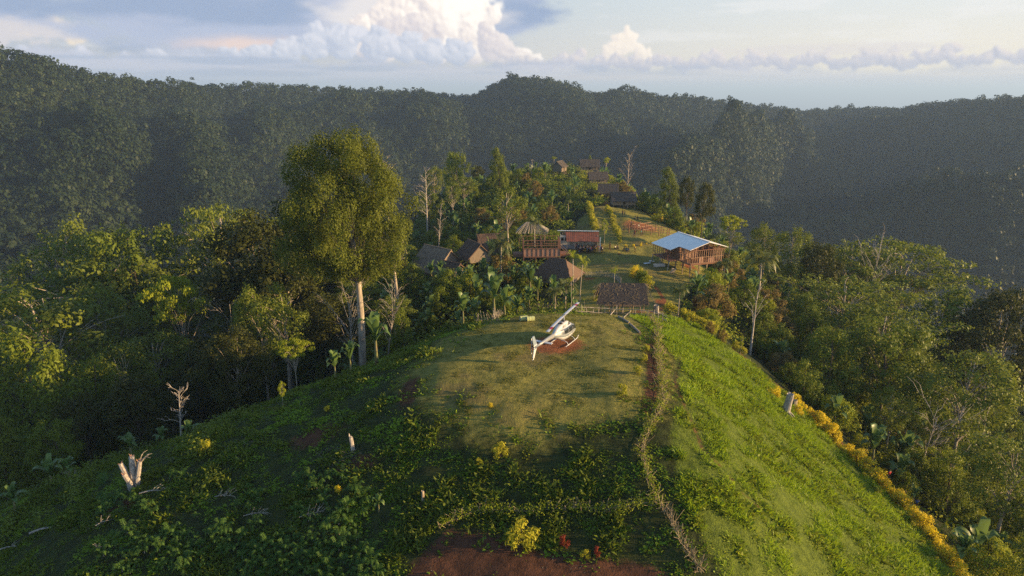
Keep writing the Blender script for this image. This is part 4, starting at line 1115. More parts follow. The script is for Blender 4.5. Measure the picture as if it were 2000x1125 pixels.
# woven fences by the village
def stick_fence(label, pts, h, step, mat, rg, lean=.12, rails=2, name='stick_fence', rad=.03, brush=0, group=None, leaves=None):
    P0 = Vector((pts[0][0], pts[0][1], hz(pts[0][0], pts[0][1]))); root = empty(name, P0, label, 'fence', group)
    path = [Vector((p[0], p[1], 0)) for p in pts]
    seg = [(path[i + 1] - path[i]).length for i in range(len(path) - 1)]; tot = sum(seg)
    def at(s):
        for i, l in enumerate(seg):
            if s <= l or i == len(seg) - 1:
                q = path[i].lerp(path[i + 1], min(1, s / l)); return Vector((q.x, q.y, hz(q.x, q.y)))
            s -= l
    n = int(tot / step)
    for k in range(min(n, 95)):
        p = at(tot * k / n) - P0
        t = Vector((rg.normal() * lean, rg.normal() * lean, h * rg.uniform(.65, 1.2)))
        MB().tube([p - Vector((0, 0, .3)), p + t], [rad, rad * .8], 5).build('stake', mat, root)
    for r_ in range(rails):
        z = h * (.35 + .4 * r_); m_ = MB(); s = 0
        while s < tot:
            a, b = at(s) - P0, at(min(tot, s + 2.6)) - P0
            m_.tube([a + Vector((0, 0, z + rg.normal() * .05)), b + Vector((rg.normal() * .08, rg.normal() * .08, z + rg.normal() * .07))], rad * .7, 4); s += 2.1
        m_.build('rail', mat, root)
    if brush:
        m_ = MB()
        for k in range(int(tot * brush)):
            p = at(rg.uniform(0, tot)) - P0; L = rg.uniform(.5, 1.3); th = rg.uniform(0, 2 * PI)
            d = Vector((math.cos(th) * L * .5, math.sin(th) * L * .5, L * rg.uniform(-.15, .75)))
            a = p + Vector((rg.normal() * .14, rg.normal() * .14, rg.uniform(0, h * .45)))
            m_.tube([a, a + d * .5 + Vector((rg.normal() * .06, 0, rg.normal() * .06)), a + d], .016, 3, cap=False)
        m_.build('brushwood', M['dry_stem'], root)
    if leaves:
        C = np.array([list(at(rg.uniform(0, tot)) - P0 + Vector((rg.normal() * .2, rg.normal() * .2, h * rg.uniform(.2, .9)))) for _ in range(int(tot * leaves))])
        V, F, ti = clump_leaves(C, .32, 16, .16, rg)
        link('vine', raw_mesh('vine_leaves', V, F, M['bright_leaf'], dict(tint=ti)), root)
    return root
stick_fence('woven grey stick fence between the dark hip roof and the village lawn', [(13.6, 122), (16, 122.5), (18.5, 121), (19.3, 116)], 1.1, .16, M['grey_post'], rgb_, .04)
# ------------------------------------------------------------------ helicopter
def loft(mb, secs, n=28, cap=True):
    V = []
    for (x, zc, hw, hh, pw) in secs:
        for k in range(n):
            t = 2 * PI * k / n; c_, s_ = math.cos(t), math.sin(t)
            V.append((x, hw * math.copysign(abs(c_) ** (2 / pw), c_), zc + hh * math.copysign(abs(s_) ** (2 / pw), s_)))
    F = []
    for i in range(len(secs) - 1):
        for k in range(n):
            k2 = (k + 1) % n; F.append((i * n + k, i * n + k2, (i + 1) * n + k2, (i + 1) * n + k))
    if cap: F += [tuple(range(n))[::-1], tuple((len(secs) - 1) * n + k for k in range(n))]
    return mb.add(V, F)
m, t, o = newmat('heli_paint')
s = sep(t, ocoord(t))
zs = s[2] - s[0].ss(-3.2, -.2, .42, 0.0)          # the stripes sweep up towards the tail
gr_ = noise(t, ocoord(t), 2.2, 5, .65)
white = mixc(t, gr_.ss(.35, .7), (.50, .50, .51), (.40, .40, .41))
band = lambda a, b: zs.ss(a - .008, a + .008) * zs.ss(b + .008, b - .008)
col = mixc(t, band(.93, 1.01), white, (.02, .07, .10))
col = mixc(t, band(1.06, 1.12), col, (.03, .09, .12))
col = mixc(t, (zs.ss(1.15, 1.17) * s[2].ss(1.84, 1.82) * s[0].ss(-1.7, -1.2)), col, (.12, .135, .16))
p = principled(t, col, .28, .5); p.inputs['Coat Weight'].default_value = .3
t.links.new(p.outputs[0], o.inputs[0]); M['heli'] = m
m, t, o = newmat('heli_white'); p = principled(t, mixc(t, noise(t, ocoord(t), 2.5, 5, .65).ss(.35, .7), (.52, .52, .53), (.40, .40, .41)), .32, .5); t.links.new(p.outputs[0], o.inputs[0]); M['hwhite'] = m
m, t, o = newmat('heli_grey'); p = principled(t, (.22, .23, .25), .35, .5); t.links.new(p.outputs[0], o.inputs[0]); M['hgrey'] = m
m, t, o = newmat('heli_fin'); s = sep(t, ocoord(t))
st_ = mixc(t, (s[2].ss(1.70, 1.72) * s[2].ss(1.80, 1.78)).max(s[2].ss(1.48, 1.50) * s[2].ss(1.56, 1.54)), (.46, .46, .48), (.03, .10, .14))
st_ = mixc(t, s[2].ss(1.92, 1.95), st_, (.20, .25, .31))
p = principled(t, st_, .3, .5); t.links.new(p.outputs[0], o.inputs[0]); M['hfin'] = m
m, t, o = newmat('heli_blade'); s = sep(t, ocoord(t)); ax_ = s[0]._m('ABSOLUTE')
bc = mixc(t, ax_.ss(3.72, 3.76) * ax_.ss(4.42, 4.38), (.52, .52, .54), (.35, .02, .04))
p = principled(t, bc, .35, .5); t.links.new(p.outputs[0], o.inputs[0]); M['hblade'] = m
m, t, o = newmat('heli_glass'); p = principled(t, (.02, .025, .03), .08, .6); t.links.new(p.outputs[0], o.inputs[0]); M['hglass'] = m
m, t, o = newmat('heli_dark'); p = principled(t, (.03, .03, .03), .6, .3); t.links.new(p.outputs[0], o.inputs[0]); M['hdark'] = m
HB = [(2.78, .92, .04, .05, 2), (2.66, .92, .26, .22, 2.1), (2.40, .96, .46, .40, 2.2), (2.0, 1.03, .60, .55, 2.4), (1.5, 1.12, .68, .69, 2.6), (.9, 1.19, .72, .79, 2.8), (.1, 1.21, .73, .82, 2.9), (-.6, 1.22, .69, .80, 2.7), (-1.1, 1.27, .58, .70, 2.5), (-1.6, 1.36, .42, .52, 2.3), (-2.1, 1.44, .29, .36, 2.1), (-2.7, 1.50, .21, .25, 2)]
def surf_at(x, zrel, off):
    """point on the cabin skin at station x and relative height -1..1, pushed out by off"""
    xs = [b[0] for b in HB][::-1]
    g_ = lambda i: float(np.interp(x, xs, [b[i] for b in HB][::-1]))
    zc, hw, hh, pw = g_(1), g_(2), g_(3), g_(4)
    y = hw * (max(0, 1 - abs(zrel) ** pw)) ** (1 / pw)
    return Vector((x, y + off, zc + hh * zrel))
def skin_patch(x0, x1, z0, z1, side, parent, name, mat, nx=6, nz=6, skew=0.0, off=.012):
    V, F = [], []
    for i in range(nx + 1):
        for j in range(nz + 1):
            u, v = i / nx, j / nz
            x = x0 + (x1 - x0) * u + skew * v; z = z0[0] + (z0[1] - z0[0]) * u; zt_ = z1[0] + (z1[1] - z1[0]) * u
            p = surf_at(x, z + (zt_ - z) * v, off); V.append((p.x, p.y * side, p.z + (off if v > .7 else 0)))
    for i in range(nx):
        for j in range(nz):
            a = i * (nz + 1) + j; F.append((a, a + 1, a + nz + 2, a + nz + 1))
    return MB().add(V, F).build(name, mat, parent, smooth=True)
def helicopter():
    g = heli.copy()
    root = empty('helicopter', g + Vector((.25, .1, .02)), 'white helicopter with red banded rotor blades parked on the grass knoll', 'helicopter', None, R(62))
    # settle it on the slope
    b = MB(); loft(b, HB); body = b.build('fuselage', M['heli'], root, smooth=True)
    b = MB(); loft(b, [(-2.65, 1.50, .215, .255, 2), (-4.6, 1.60, .165, .18, 2), (-6.95, 1.70, .11, .12, 2)], 20); b.build('tail_boom', M['hgrey'], root, smooth=True)
    b = MB(); loft(b, [(1.25, 1.86, .14, .06, 2.2), (.95, 1.96, .30, .16, 2.4), (.4, 2.06, .40, .28, 2.6), (-.5, 2.08, .42, .31, 2.6), (-1.2, 2.00, .38, .28, 2.4), (-1.9, 1.84, .27, .20, 2.2), (-2.5, 1.70, .15, .12, 2)], 24)
    cow = b.build('engine_cowling', M['hwhite'], root, smooth=True)
    for s_ in (-1, 1):
        MB().tube([(-.75, .16 * s_, 2.28), (-.95, .19 * s_, 2.44), (-1.18, .22 * s_, 2.50)], [.10, .10, .115], 10).build('exhaust', M['hdark'], cow, smooth=True)
        MB().box((.55, .355 * s_, 2.06), (.34, .10, .20)).build('intake', M['hdark'], cow)
        v = MB()
        for k in range(5): v.box((-.35 - k * .16, .413 * s_, 2.08 - k * .012), (.05, .02, .26))
        v.build('vent', M['hgrey'], cow)
        d = skin_patch(.98, 1.95, (.02, .12), (.74, .60), s_, root, 'door_window', M['hglass'], skew=-.10)
        skin_patch(-.05, .86, (.02, .02), (.76, .75), s_, root, 'door_window', M['hglass'])
        skin_patch(-.95, -.17, (.10, .04), (.64, .75), s_, root, 'cabin_window', M['hglass'])
        skin_patch(2.02, 2.5, (-.05, .10), (.72, .86), s_, root, 'windshield', M['hglass'], skew=-.25)
        skin_patch(.15, .9, (.90, .90), (.975, .975), s_, root, 'roof_window', M['hglass'])
        for xh in (.93, -.11): MB().box((xh, .722 * s_, 1.12), (.025, .02, 1.0)).build('door_frame', M['hwhite'], root)
        MB().box((.82, .755 * s_, 1.10), (.14, .02, .04)).build('door_handle', M['hdark'], root)
    b = MB(); b.box((-.05, 0, 2.365), (.62, .34, .05)); b.build('cowling_inlet', M['hdark'], cow)
    MB().tube([(.1, 0, 2.3), (.1, 0, 2.92)], .055, 10).build('mast', M['hgrey'], root, smooth=True)
    ls = MB()
    for s_ in (-1, 1): ls.tube([(.1 + .12 * s_, .13 * s_, 2.35), (.1 + .08 * s_, .10 * s_, 2.85)], .022, 6)
    ls.build('control_rods', M['hwhite'], root)
    # main rotor: two wide blades, seesaw hub
    hub = MB().box((.1, 0, 2.93), (.5, .22, .12)).build('rotor_hub', M['hgrey'], root)
    rot = link('main_rotor', None, root, (.1, 0, 2.96)); rot.rotation_euler = (0, R(-1.0), R(5)); 
    for s_ in (1, -1):
        V, F = [], []
        xs = [.25, .45, 1.0, 2.2, 3.5, 4.4, 5.08]
        for i, x in enumerate(xs):
            w = .10 if i == 0 else .175; zz = -.012 * x * x * .9 * .35
            for (yy, dz_) in ((-w, 0), (-w * .5, .022), (w * .3, .028), (w, .006), (w * .3, -.016), (-w * .5, -.016)):
                V.append((s_ * x, yy, zz + dz_))
        for i in range(len(xs) - 1):
            for k in range(6):
                a = i * 6 + k; b2 = i * 6 + (k + 1) % 6; F.append((a, b2, b2 + 6, a + 6))
        F += [tuple(range(6))[::-1], tuple((len(xs) - 1) * 6 + k for k in range(6))]
        MB().add(V, F).build('blade', M['hblade'], rot)
        MB().box((s_ * .3, 0, 0), (.35, .13, .1)).build('blade_grip', M['hgrey'], rot)
    # tail
    def fin(profile, y0, th, name, mat):
        n = len(profile); V = [(x, y0 - th, z) for x, z in profile] + [(x, y0 + th, z) for x, z in profile]
        F = [tuple(range(n)), tuple(range(2 * n - 1, n - 1, -1))] + [(i, i + n, (i + 1) % n + n, (i + 1) % n) for i in range(n)]
        return MB().add(V, F).build(name, mat, root)
    fin([(-6.35, 1.72), (-6.75, 2.35), (-7.1, 2.95), (-7.55, 2.95), (-7.35, 2.3), (-7.12, 1.72), (-7.2, 1.2), (-7.35, .72), (-7.0, .72), (-6.72, 1.2)], .0, .035, 'tail_fin', M['hfin'])
    MB().tube([(-7.0, 0, .74), (-7.22, 0, .52), (-7.42, 0, .50)], .03, 6).build('tail_skid', M['hwhite'], root)
    st2 = MB(); st2.box((-5.0, 0, 1.62), (.42, 2.0, .05)); st2.build('stabilizer', M['hfin'], root)
    MB().tube([(-6.9, .04, 1.74), (-6.9, .34, 1.74)], .07, 8).build('tail_gearbox', M['hdark'], root)
    for s_ in (-1, 1):
        MB().box((-6.9, .36, 1.74 + s_ * .43), (.13, .022, .80)).build('tail_rotor_blade', M['hwhite'], root)
    # landing skids
    for s_ in (-1, 1):
        sk_ = MB(); sk_.tube([(-1.45, s_ * .96, .07), (-.2, s_ * .96, .05), (1.45, s_ * .96, .05), (1.78, s_ * .96, .12), (2.02, s_ * .96, .30)], .042, 8)
        sk_.build('skid', M['hwhite'], root, smooth=True)
    for x in (-.75, 1.0):
        c_ = MB(); c_.tube([(x, -.96, .06), (x, -.82, .30), (x, -.5, .44), (x, 0, .46), (x, .5, .44), (x, .82, .30), (x, .96, .06)], .036, 8)
        c_.build('cross_tube', M['hwhite'], root, smooth=True)
    return root
HELI = helicopter()

# ------------------------------------------------------------------ oil drums beside the pad
m, t, o = newmat('drum_paint'); n = noise(t, ocoord(t), 6, 4, .6)
p = principled(t, mixc(t, n.ss(.4, .7), (.50, .52, .22), (.30, .33, .15)), .5, .4); t.links.new(p.outputs[0], o.inputs[0]); M['drum'] = m
def drum(px, py, rz_, lab):
    g = G(px, py); root = empty('oil_drum', g + Vector((0, 0, .30)), lab, 'drum', 'fuel drums lying at the edge of the knoll', rz_)
    prof = [(-.46, .29), (-.45, .305), (-.17, .30), (-.155, .315), (-.14, .30), (.14, .30), (.155, .315), (.17, .30), (.45, .305), (.46, .29)]
    b = MB(); b.tube([(x, 0, 0) for x, r in prof], [r for x, r in prof], 20); b.build('barrel', M['drum'], root, smooth=False)
    for s_ in (-1, 1): MB().tube([(s_ * .455, 0, 0), (s_ * .468, 0, 0)], .25, 18).build('lid', M['hgrey'], root)
    MB().tube([(-.47, .12, .12), (-.49, .12, .12)], .04, 8).build('bung', M['hdark'], root)
drum(1023, 626, R(18), 'greenish fuel drum lying on its side, the left of the pair by the knoll edge')
drum(1036, 627, R(14), 'yellowish fuel drum lying on its side, the right of the pair by the knoll edge')

# ------------------------------------------------------------------ stumps, posts, logs
def stump(name, label, px, py, h, r, mat, rg, lean=(0, 0), jag=.25, roots=4, cat='stump', n=12, loc=None):
    g = loc or G(px, py); root = empty(name, g, label, cat)
    V, F = [], []; rows = [(-.4, 1.35), (0, 1.2), (.15, 1.0), (.5, .94), (.8, .9), (1.0, .86)]
    for (t_, k_) in rows:
        for k in range(n):
            th = 2 * PI * k / n; rr = r * k_ * (1 + .12 * math.sin(th * 3 + r * 9) + rg.normal() * .03)
            z = h * t_ if t_ > 0 else t_; z += (rg.uniform(-jag, jag) * h * .35 if t_ == 1.0 else 0)
            V.append((math.cos(th) * rr + lean[0] * max(t_, 0), math.sin(th) * rr + lean[1] * max(t_, 0), z))
    for i in range(len(rows) - 1):
        for k in range(n): F.append((i * n + k, i * n + (k + 1) % n, (i + 1) * n + (k + 1) % n, (i + 1) * n + k))
    V.append((lean[0], lean[1], h * .9)); c_ = len(V) - 1; b = (len(rows) - 1) * n
    for k in range(n): F.append((b + k, b + (k + 1) % n, c_))
    MB().add(V, F).build('trunk', mat, root)
    if roots:
        m_ = MB()
        for k in range(roots):
            th = rg.uniform(0, 2 * PI); m_.tube([(math.cos(th) * r * .6, math.sin(th) * r * .6, .25), (math.cos(th) * r * 1.6, math.sin(th) * r * 1.6, .02), (math.cos(th) * r * 2.4, math.sin(th) * r * 2.4, -.3)], [r * .3, r * .2, r * .08], 5)
        m_.build('roots', mat, root)
    return root
rgs = np.random.default_rng(31)
stump('tree_stump', 'thick pale sawn stump at the head of the brush fence', 1281, 612, 1.25, .42, M['dead_wood'], rgs, jag=.08, roots=2)
stump('tree_stump', 'tall grey stump leaning among yellow shrubs on the bright slope', 1534, 806, 2.3, .42, M['dead_wood'], rgs, (.35, .1), .12)
stump('tree_stump', 'short dark stump behind the tall grey stump on the slope', 1551, 796, 1.0, .3, M['stump_wood'], rgs)
stump('tree_stump', 'broken grey snag with a sprawling root above the ferns', 689, 878, 1.35, .17, M['dead_wood'], rgs, (-.1, 0), .5, 3)
stump('wooden_post', 'single short wooden post standing in the front slope herbs', 826, 975, .75, .12, M['stump_wood'], rgs, jag=.15, roots=0, cat='post', n=8)
# many-stemmed cut tree on the left slope
def pollard():
    g = G(262, 952); root = empty('pollarded_stump', g, 'cluster of pale hacked trunks rising from one stump on the shaded slope', 'stump')
    for (x, y, lx, ly, h, r) in ((-.35, 0, -.55, .1, 2.3, .24), (.05, .1, .0, .2, 2.9, .26), (.45, 0, .45, 0, 2.6, .2), (-.1, -.3, -.3, -.2, 1.6, .2), (.2, .2, .25, .3, 2.2, .18)):
        V = MB(); V.tube([(x * .6, y, -.4), (x, y, h * .35), (x + lx * .6, y + ly * .6, h * .75), (x + lx, y + ly, h)], [r * 1.3, r * 1.05, r, r * .85], 8)
        V.build('stem', M['dead_wood'], root)
        sp = MB()
        for k in range(5):
            th = rgs.uniform(0, 2 * PI); sp.tube([(x + lx, y + ly, h - .1), (x + lx + math.cos(th) * r * .9, y + ly + math.sin(th) * r * .9, h + rgs.uniform(.05, .35))], [.07, .01], 4)
        sp.build('splinters', M['board_pink'], root)
    b = MB()
    for k in range(7): limb(b, (.9, 0, 2.4), (1.2 + rgs.uniform(0, .9), rgs.normal() * .3, 2.8 + rgs.uniform(.1, .7)), .045, .012, rgs, n=4, seg=3)
    b.build('twigs', M['pale_bark'], root)
pollard()
# fallen branches in the left herbs
def branch(px, py, L, rz_, label, n=6, r=.06):
    g = G(px, py); root = empty('fallen_branch', g + Vector((0, 0, .15)), label, 'branch', None, rz_)
    b = MB(); b.tube([(-L / 2, 0, .1), (-L * .1, L * .03, .22), (L / 2, 0, .12)], [r, r * .8, r * .3], 6)
    for k in range(n):
        t_ = rgs.uniform(-.3, .45) * L; s_ = rgs.choice((-1, 1)); limb(b, (t_, 0, .2), (t_ + L * rgs.uniform(.1, .3), s_ * L * rgs.uniform(.08, .3), rgs.uniform(.1, .7)), r * .5, .01, rgs, n=4, seg=3)
    b.build('wood', M['dead_wood'], root)
for a in ((300, 965, 2.2, .2, 'forked pale branch lying just below the hacked stump cluster', 6, .06), (150, 935, 2.4, 2.7, 'twiggy dead branch left of the hacked stump cluster', 12, .05), (85, 1040, 2.0, .5, 'straight pale log lying in the far left herbs', 1, .09), (205, 1025, 1.3, .7, 'small forked twig right of the pale log in the herbs', 5, .035), (20, 1075, 1.8, .3, 'bleached branch at the bottom of the left slope', 7, .05), (440, 975, 1.7, 0, 'grey tangled branch among ferns below the yellow weed', 14, .03), (610, 1010, 1.9, .4, 'heap of dry grey twigs above the fern patch', 22, .025), (500, 1010, 1.8, .2, 'long dry stick among grey dead fern', 12, .03), (190, 1075, 1.1, -.9, 'bundle of pale twigs near the corner of the left slope', 9, .03)):
    branch(*a)
# logs edging the pad
def log(a, b, r, label, mat):
    A, B = G(*a), G(*b); o = MB().tube([A - A + Vector((0, 0, r)), (B - A) * .5 + Vector((0, 0, r * 1.1)), (B - A) + Vector((0, 0, r))], r, 8).build('log', mat, loc=A)
    tag(o, label, 'log')
log((1230, 634), (1250, 652), .13, 'dark log edging the right rim of the knoll, the nearer one', M['stump_wood'])
log((1208, 620), (1229, 632), .13, 'dark log edging the knoll beside the crossed poles', M['stump_wood'])
log((1192, 616), (1205, 601), .06, 'thin pale pole leaning on the knoll edge below the thatched shelter', M['grey_post'])
log((1218, 621), (1232, 608), .06, 'thin pale pole lying just right of the other leaning pole', M['grey_post'])

# ------------------------------------------------------------------ fences on the knoll
def pts(l): return [(G(a, b).x, G(a, b).y) for a, b in l]
rgf = np.random.default_rng(41)
stick_fence('brushwood fence running down the right side of the knoll to the near corner', pts([(1262, 618), (1283, 640), (1287, 700), (1292, 760), (1298, 790), (1268, 840), (1252, 880), (1262, 925), (1284, 985)]), .7, .5, M['dry_stem'], rgf, .16, 1, brush=17, leaves=5)
stick_fence('dry stick fence continuing down past the bare earth', pts([(1290, 985), (1318, 1035), (1345, 1085), (1375, 1124)]), .9, .22, M['dry_stem'], rgf, .18, 1, brush=26)
stick_fence('leafy crooked stick fence across the near slope above the bare earth', pts([(862, 1030), (905, 1005), (975, 1000), (1050, 1003), (1130, 996), (1200, 1000), (1285, 985)]), .75, .55, M['dry_stem'], rgf, .3, 1, brush=9, leaves=12)
stick_fence('post and rail fence along the far rim of the knoll before the shelter', [(8.6, 87), (11, 88), (13.5, 88.3), (16, 87.6), (18.5, 86.4), (20.2, 84)], 1.35, .8, M['grey_post'], rgf, .08, 2, rad=.055)
stick_fence('thicket of thin sticks along the left far rim of the knoll', pts([(930, 632), (965, 625), (1000, 618), (1040, 610), (1095, 600)]), 1.3, .42, M['grey_post'], rgf, .22, 1, brush=7)
# ------------------------------------------------------------------ people (small in the picture)
SKIN = simple('skin', (.10, .055, .035), (.08, .045, .03), 3, .6)
HAIR = simple('hair', (.012, .010, .009), None, 3, .9)
CLOTH = [simple('cloth_' + n_, c_, None, 4, .9) for n_, c_ in (('red', (.42, .03, .04)), ('blue', (.07, .16, .42)), ('white', (.66, .65, .62)), ('dark', (.04, .04, .06)), ('teal', (.06, .28, .30)), ('yellow', (.50, .36, .06)), ('pink', (.5, .16, .22)))]
def skinned(name, verts, edges, radii, mat, parent, sub=1):
    me = bpy.data.meshes.new(name); me.from_pydata(verts, edges, []); me.materials.append(mat)
    o = link(name, me, parent)
    md = o.modifiers.new('skin', 'SKIN'); md.use_smooth_shade = True
    for v, r_ in zip(me.skin_vertices[0].data, radii): v.radius = (r_, r_) if isinstance(r_, float) else r_
    me.skin_vertices[0].data[0].use_root = True
    if sub: sd = o.modifiers.new('sub', 'SUBSURF'); sd.levels = sub; sd.render_levels = sub
    return o
def person(pose, shirt, pants, rg):
    root = empty('person', (0, 0, 0), 'x', 'person')
    sit = pose == 'sit'; st = .16 if pose == 'walk' else .04
    hz0 = .42 if sit else .92
    hip = (0, 0, hz0); V = [hip, (0, 0, hz0 + .28), (0, 0, hz0 + .48), (0, 0, hz0 + .58), (0, .0, hz0 + .66), (0, .01, hz0 + .80)]
    Rr = [(.15, .11), (.14, .10), (.16, .10), .05, .075, .075]; Eg = [(0, 1), (1, 2), (2, 3), (3, 4), (4, 5)]
    for s_ in (-1, 1):
        b = len(V); sh = (s_ * .19, 0, hz0 + .50)
        if pose == 'reach': el_, ha = (s_ * .30, .16, hz0 + .42), (s_ * .26, .40, hz0 + .50)
        elif sit: el_, ha = (s_ * .25, .12, hz0 + .27), (s_ * .14, .32, hz0 + .20)
        else: el_, ha = (s_ * .26, -.03 * s_, hz0 + .24), (s_ * .27, .10 * s_ + .05, hz0 - .02)
        V += [sh, el_, ha, (ha[0], ha[1] + .03, ha[2] - .09)]; Rr += [.06, .042, .03, .035]; Eg += [(2, b), (b, b + 1), (b + 1, b + 2), (b + 2, b + 3)]
        b = len(V)
        if sit: kn, an, toe = (s_ * .16, .40, .46), (s_ * .15, .46, .08), (s_ * .15, .60, .04)
        else: kn, an, toe = (s_ * .10, s_ * st * .6 + .03, .50), (s_ * .10, s_ * st, .09), (s_ * .11, s_ * st + .15, .04)
        V += [(s_ * .10, 0, hz0 - .04), kn, an, toe]; Rr += [.095, .062, .042, .035]; Eg += [(0, b), (b, b + 1), (b + 1, b + 2), (b + 2, b + 3)]
    skinned('body', V, Eg, Rr, SKIN, root)
    skinned('shirt', [(0, 0, hz0 + .02), (0, 0, hz0 + .26), (0, 0, hz0 + .50), (-.25, .02, hz0 + .36), (.25, .02, hz0 + .36)], [(0, 1), (1, 2), (2, 3), (2, 4)], [(.175, .135), (.165, .125), (.17, .12), .075, .075], shirt, root)
    if sit: skinned('trousers', [(0, 0, hz0), (-.15, .34, .46), (.15, .34, .46), (-.15, .43, .2), (.15, .43, .2)], [(0, 1), (0, 2), (1, 3), (2, 4)], [(.17, .13), .09, .09, .07, .07], pants, root)
    else: skinned('trousers', [(0, 0, hz0 + .02), (-.10, -.05 * st, .52), (.10, .05, .52)], [(0, 1), (0, 2)], [(.17, .135), .088, .088], pants, root)
    hb = MB(); hb.tube([(0, -.01, hz0 + .76), (0, -.02, hz0 + .83), (0, -.01, hz0 + .90), (0, 0, hz0 + .93)], [.085, .10, .08, .02], 8); hb.build('hair', HAIR, root, smooth=True)
    fc = MB()
    for s_ in (-1, 1): fc.box((s_ * .03, .083, hz0 + .765), (.018, .012, .012))
    fc.box((0, .10, hz0 + .74), (.018, .03, .03)); fc.box((0, .085, hz0 + .70), (.045, .012, .010))
    fc.build('face', HAIR, root)
    return root
rgp = np.random.default_rng(3)
PP = {}
NAMES = ['red', 'blue', 'white', 'dark', 'teal', 'yellow', 'pink']
def get_person(pose, si, pi):
    if (pose, si) not in PP: PP[(pose, si)] = person(pose, CLOTH[si], CLOTH[pi], rgp); return PP[(pose, si)], True
    return PP[(pose, si)], False
def put_person(x, y, pose, si, rz_, label, group=None, s=1.0, pi=3, z=None):
    src, fresh = get_person(pose, si, pi)
    loc = (x, y, (hz(x, y) if z is None else z) + (-.12 if pose == 'sit' else 0))
    if fresh:
        src.location = loc; src.rotation_euler = (0, 0, rz_); src.scale = (s, s, s); src['label'] = label
        if group: src['group'] = group
        return src
    return copy_thing(src, loc, rz_, s, label, group)
# gathering under the awning
k = 0
for i in range(26):
    x = 13.6 + rgp.uniform(0, 5.6); y = 139.3 + rgp.uniform(0, 2.2)
    si = int(rgp.integers(0, 7)); pose = ('stand', 'walk', 'reach', 'sit')[int(rgp.integers(0, 4))]
    put_person(x, y, pose, si, rgp.uniform(0, 6.3), 'person in a %s top %s in the crowd by the rusty awning' % (NAMES[si], {'stand': 'standing', 'walk': 'walking', 'reach': 'reaching out', 'sit': 'sitting'}[pose]), 'crowd gathered by the rusty awning', rgp.uniform(.85, 1.0))
for (px, py, pose, si, lab) in ((1191, 487, 'stand', 3, 'person in dark clothes standing just right of the rusty building'), (1201, 487, 'sit', 2, 'person in a white top sitting on the lawn by the hedge end'), (1206, 487, 'sit', 3, 'person in a dark top sitting close beside the one in white'), (1219, 491, 'sit', 3, 'seated person in dark clothes, left of the seated group mid lawn'), (1223, 491, 'sit', 4, 'seated person in a teal top in the middle of the lawn group'), (1227, 492, 'sit', 1, 'seated person in a blue top at the right of the lawn group'), (1240, 493, 'stand', 5, 'lone person in a yellow top standing on the lawn'),
        (1216, 422, 'stand', 0, 'person in a red top on the upper lawn below the stilt house'), (1220, 423, 'stand', 3, 'person in dark clothes beside the one in red on the upper lawn'), (1233, 443, 'reach', 2, 'worker in a white top at the left edge of the red earth plot'), (1236, 445, 'stand', 5, 'worker in a yellow top near the left post of the plot'), (1247, 449, 'walk', 2, 'worker in white walking between the plot posts'), (1240, 461, 'stand', 0, 'person in a red top at the front of the red earth plot'), (1237, 463, 'stand', 3, 'child in dark clothes at the front corner of the plot'), (1245, 430, 'sit', 3, 'person in dark clothes sitting by the pile at the back of the plot'), (1241, 429, 'sit', 2, 'person in white sitting at the back of the plot'), (1252, 461, 'stand', 4, 'person in a teal top at the right front of the plot')):
    g = G(px, py); put_person(g.x, g.y, pose, si, rgp.uniform(0, 6.3), lab, None, .92 if 'child' not in lab else .65)
# walkers on the path below the yellow hedge
put_person(44.0, 70.6, 'stand', 0, R(200), 'person in a red top and pale skirt on the path below the yellow hedge', None, .95, 2, z=hz(44, 70.6) + .3)
put_person(45.0, 66.4, 'walk', 1, R(160), 'person with a blue cloth walking down the path below the yellow hedge', None, .9, z=hz(45, 66.4) + .1)
put_person(44.6, 68.2, 'walk', 3, R(160), 'small person in dark clothes between the two walkers on the path', None, .75)
# workers on the frame house
for (dx_, dy_, si, lab) in ((2.6, -1.9, 3, 'worker in dark clothes behind the right studs of the frame house'), (2.2, -2.0, 2, 'worker in white leaning at the right corner of the frame house'), (-2.4, -.6, 2, 'worker in white on the left side of the frame house')):
    put_person(FH.location.x + dx_ * .85, FH.location.y + dy_ * .6, 'reach', si, R(180), lab, None, .95, z=FH.location.z + FHfl + .09)
# ------------------------------------------------------------------ vegetation layout
PH = dict(round_a=22, round_b=20, round_c=24, cone_a=22, cone_b=18, umbrella_a=16, umbrella_b=15, airy_a=21, airy_b=15, bush_a=7, bush_b=6, bush_c=8, dark_big=28)
SRC, USED = {}, set()
rl = np.random.default_rng(77)
TREES = []            # (x, y, crown radius) of what has been placed
def put(kind, x, y, hgt, label, group=None, ws=1.0, rz_=None):
    """a tree of a kind at a place, hgt metres tall, crown ws times as wide as its own proportions"""
    if kind not in SRC: SRC[kind] = BUILD[kind]()
    s = hgt / PH[kind]; sc_ = (s * ws, s * ws, s); rz_ = rl.uniform(0, 6.28) if rz_ is None else rz_
    loc = (x, y, hz(x, y) - .1)
    TREES.append((x, y))
    src = SRC[kind]
    if kind not in USED:
        USED.add(kind); src.location = loc; src.rotation_euler = (0, 0, rz_); src.scale = sc_; src['label'] = label
        if group: src['group'] = group
        return src
    return copy_thing(src, loc, rz_, sc_, label, group)
def T(kind, px, ptop, depth, label, group=None, ws=1.0, rz_=None):
    x, y, z = P(px, ptop, depth)
    return put(kind, x, y, max(2.0, z - hz(x, y)), label, group, ws, rz_)
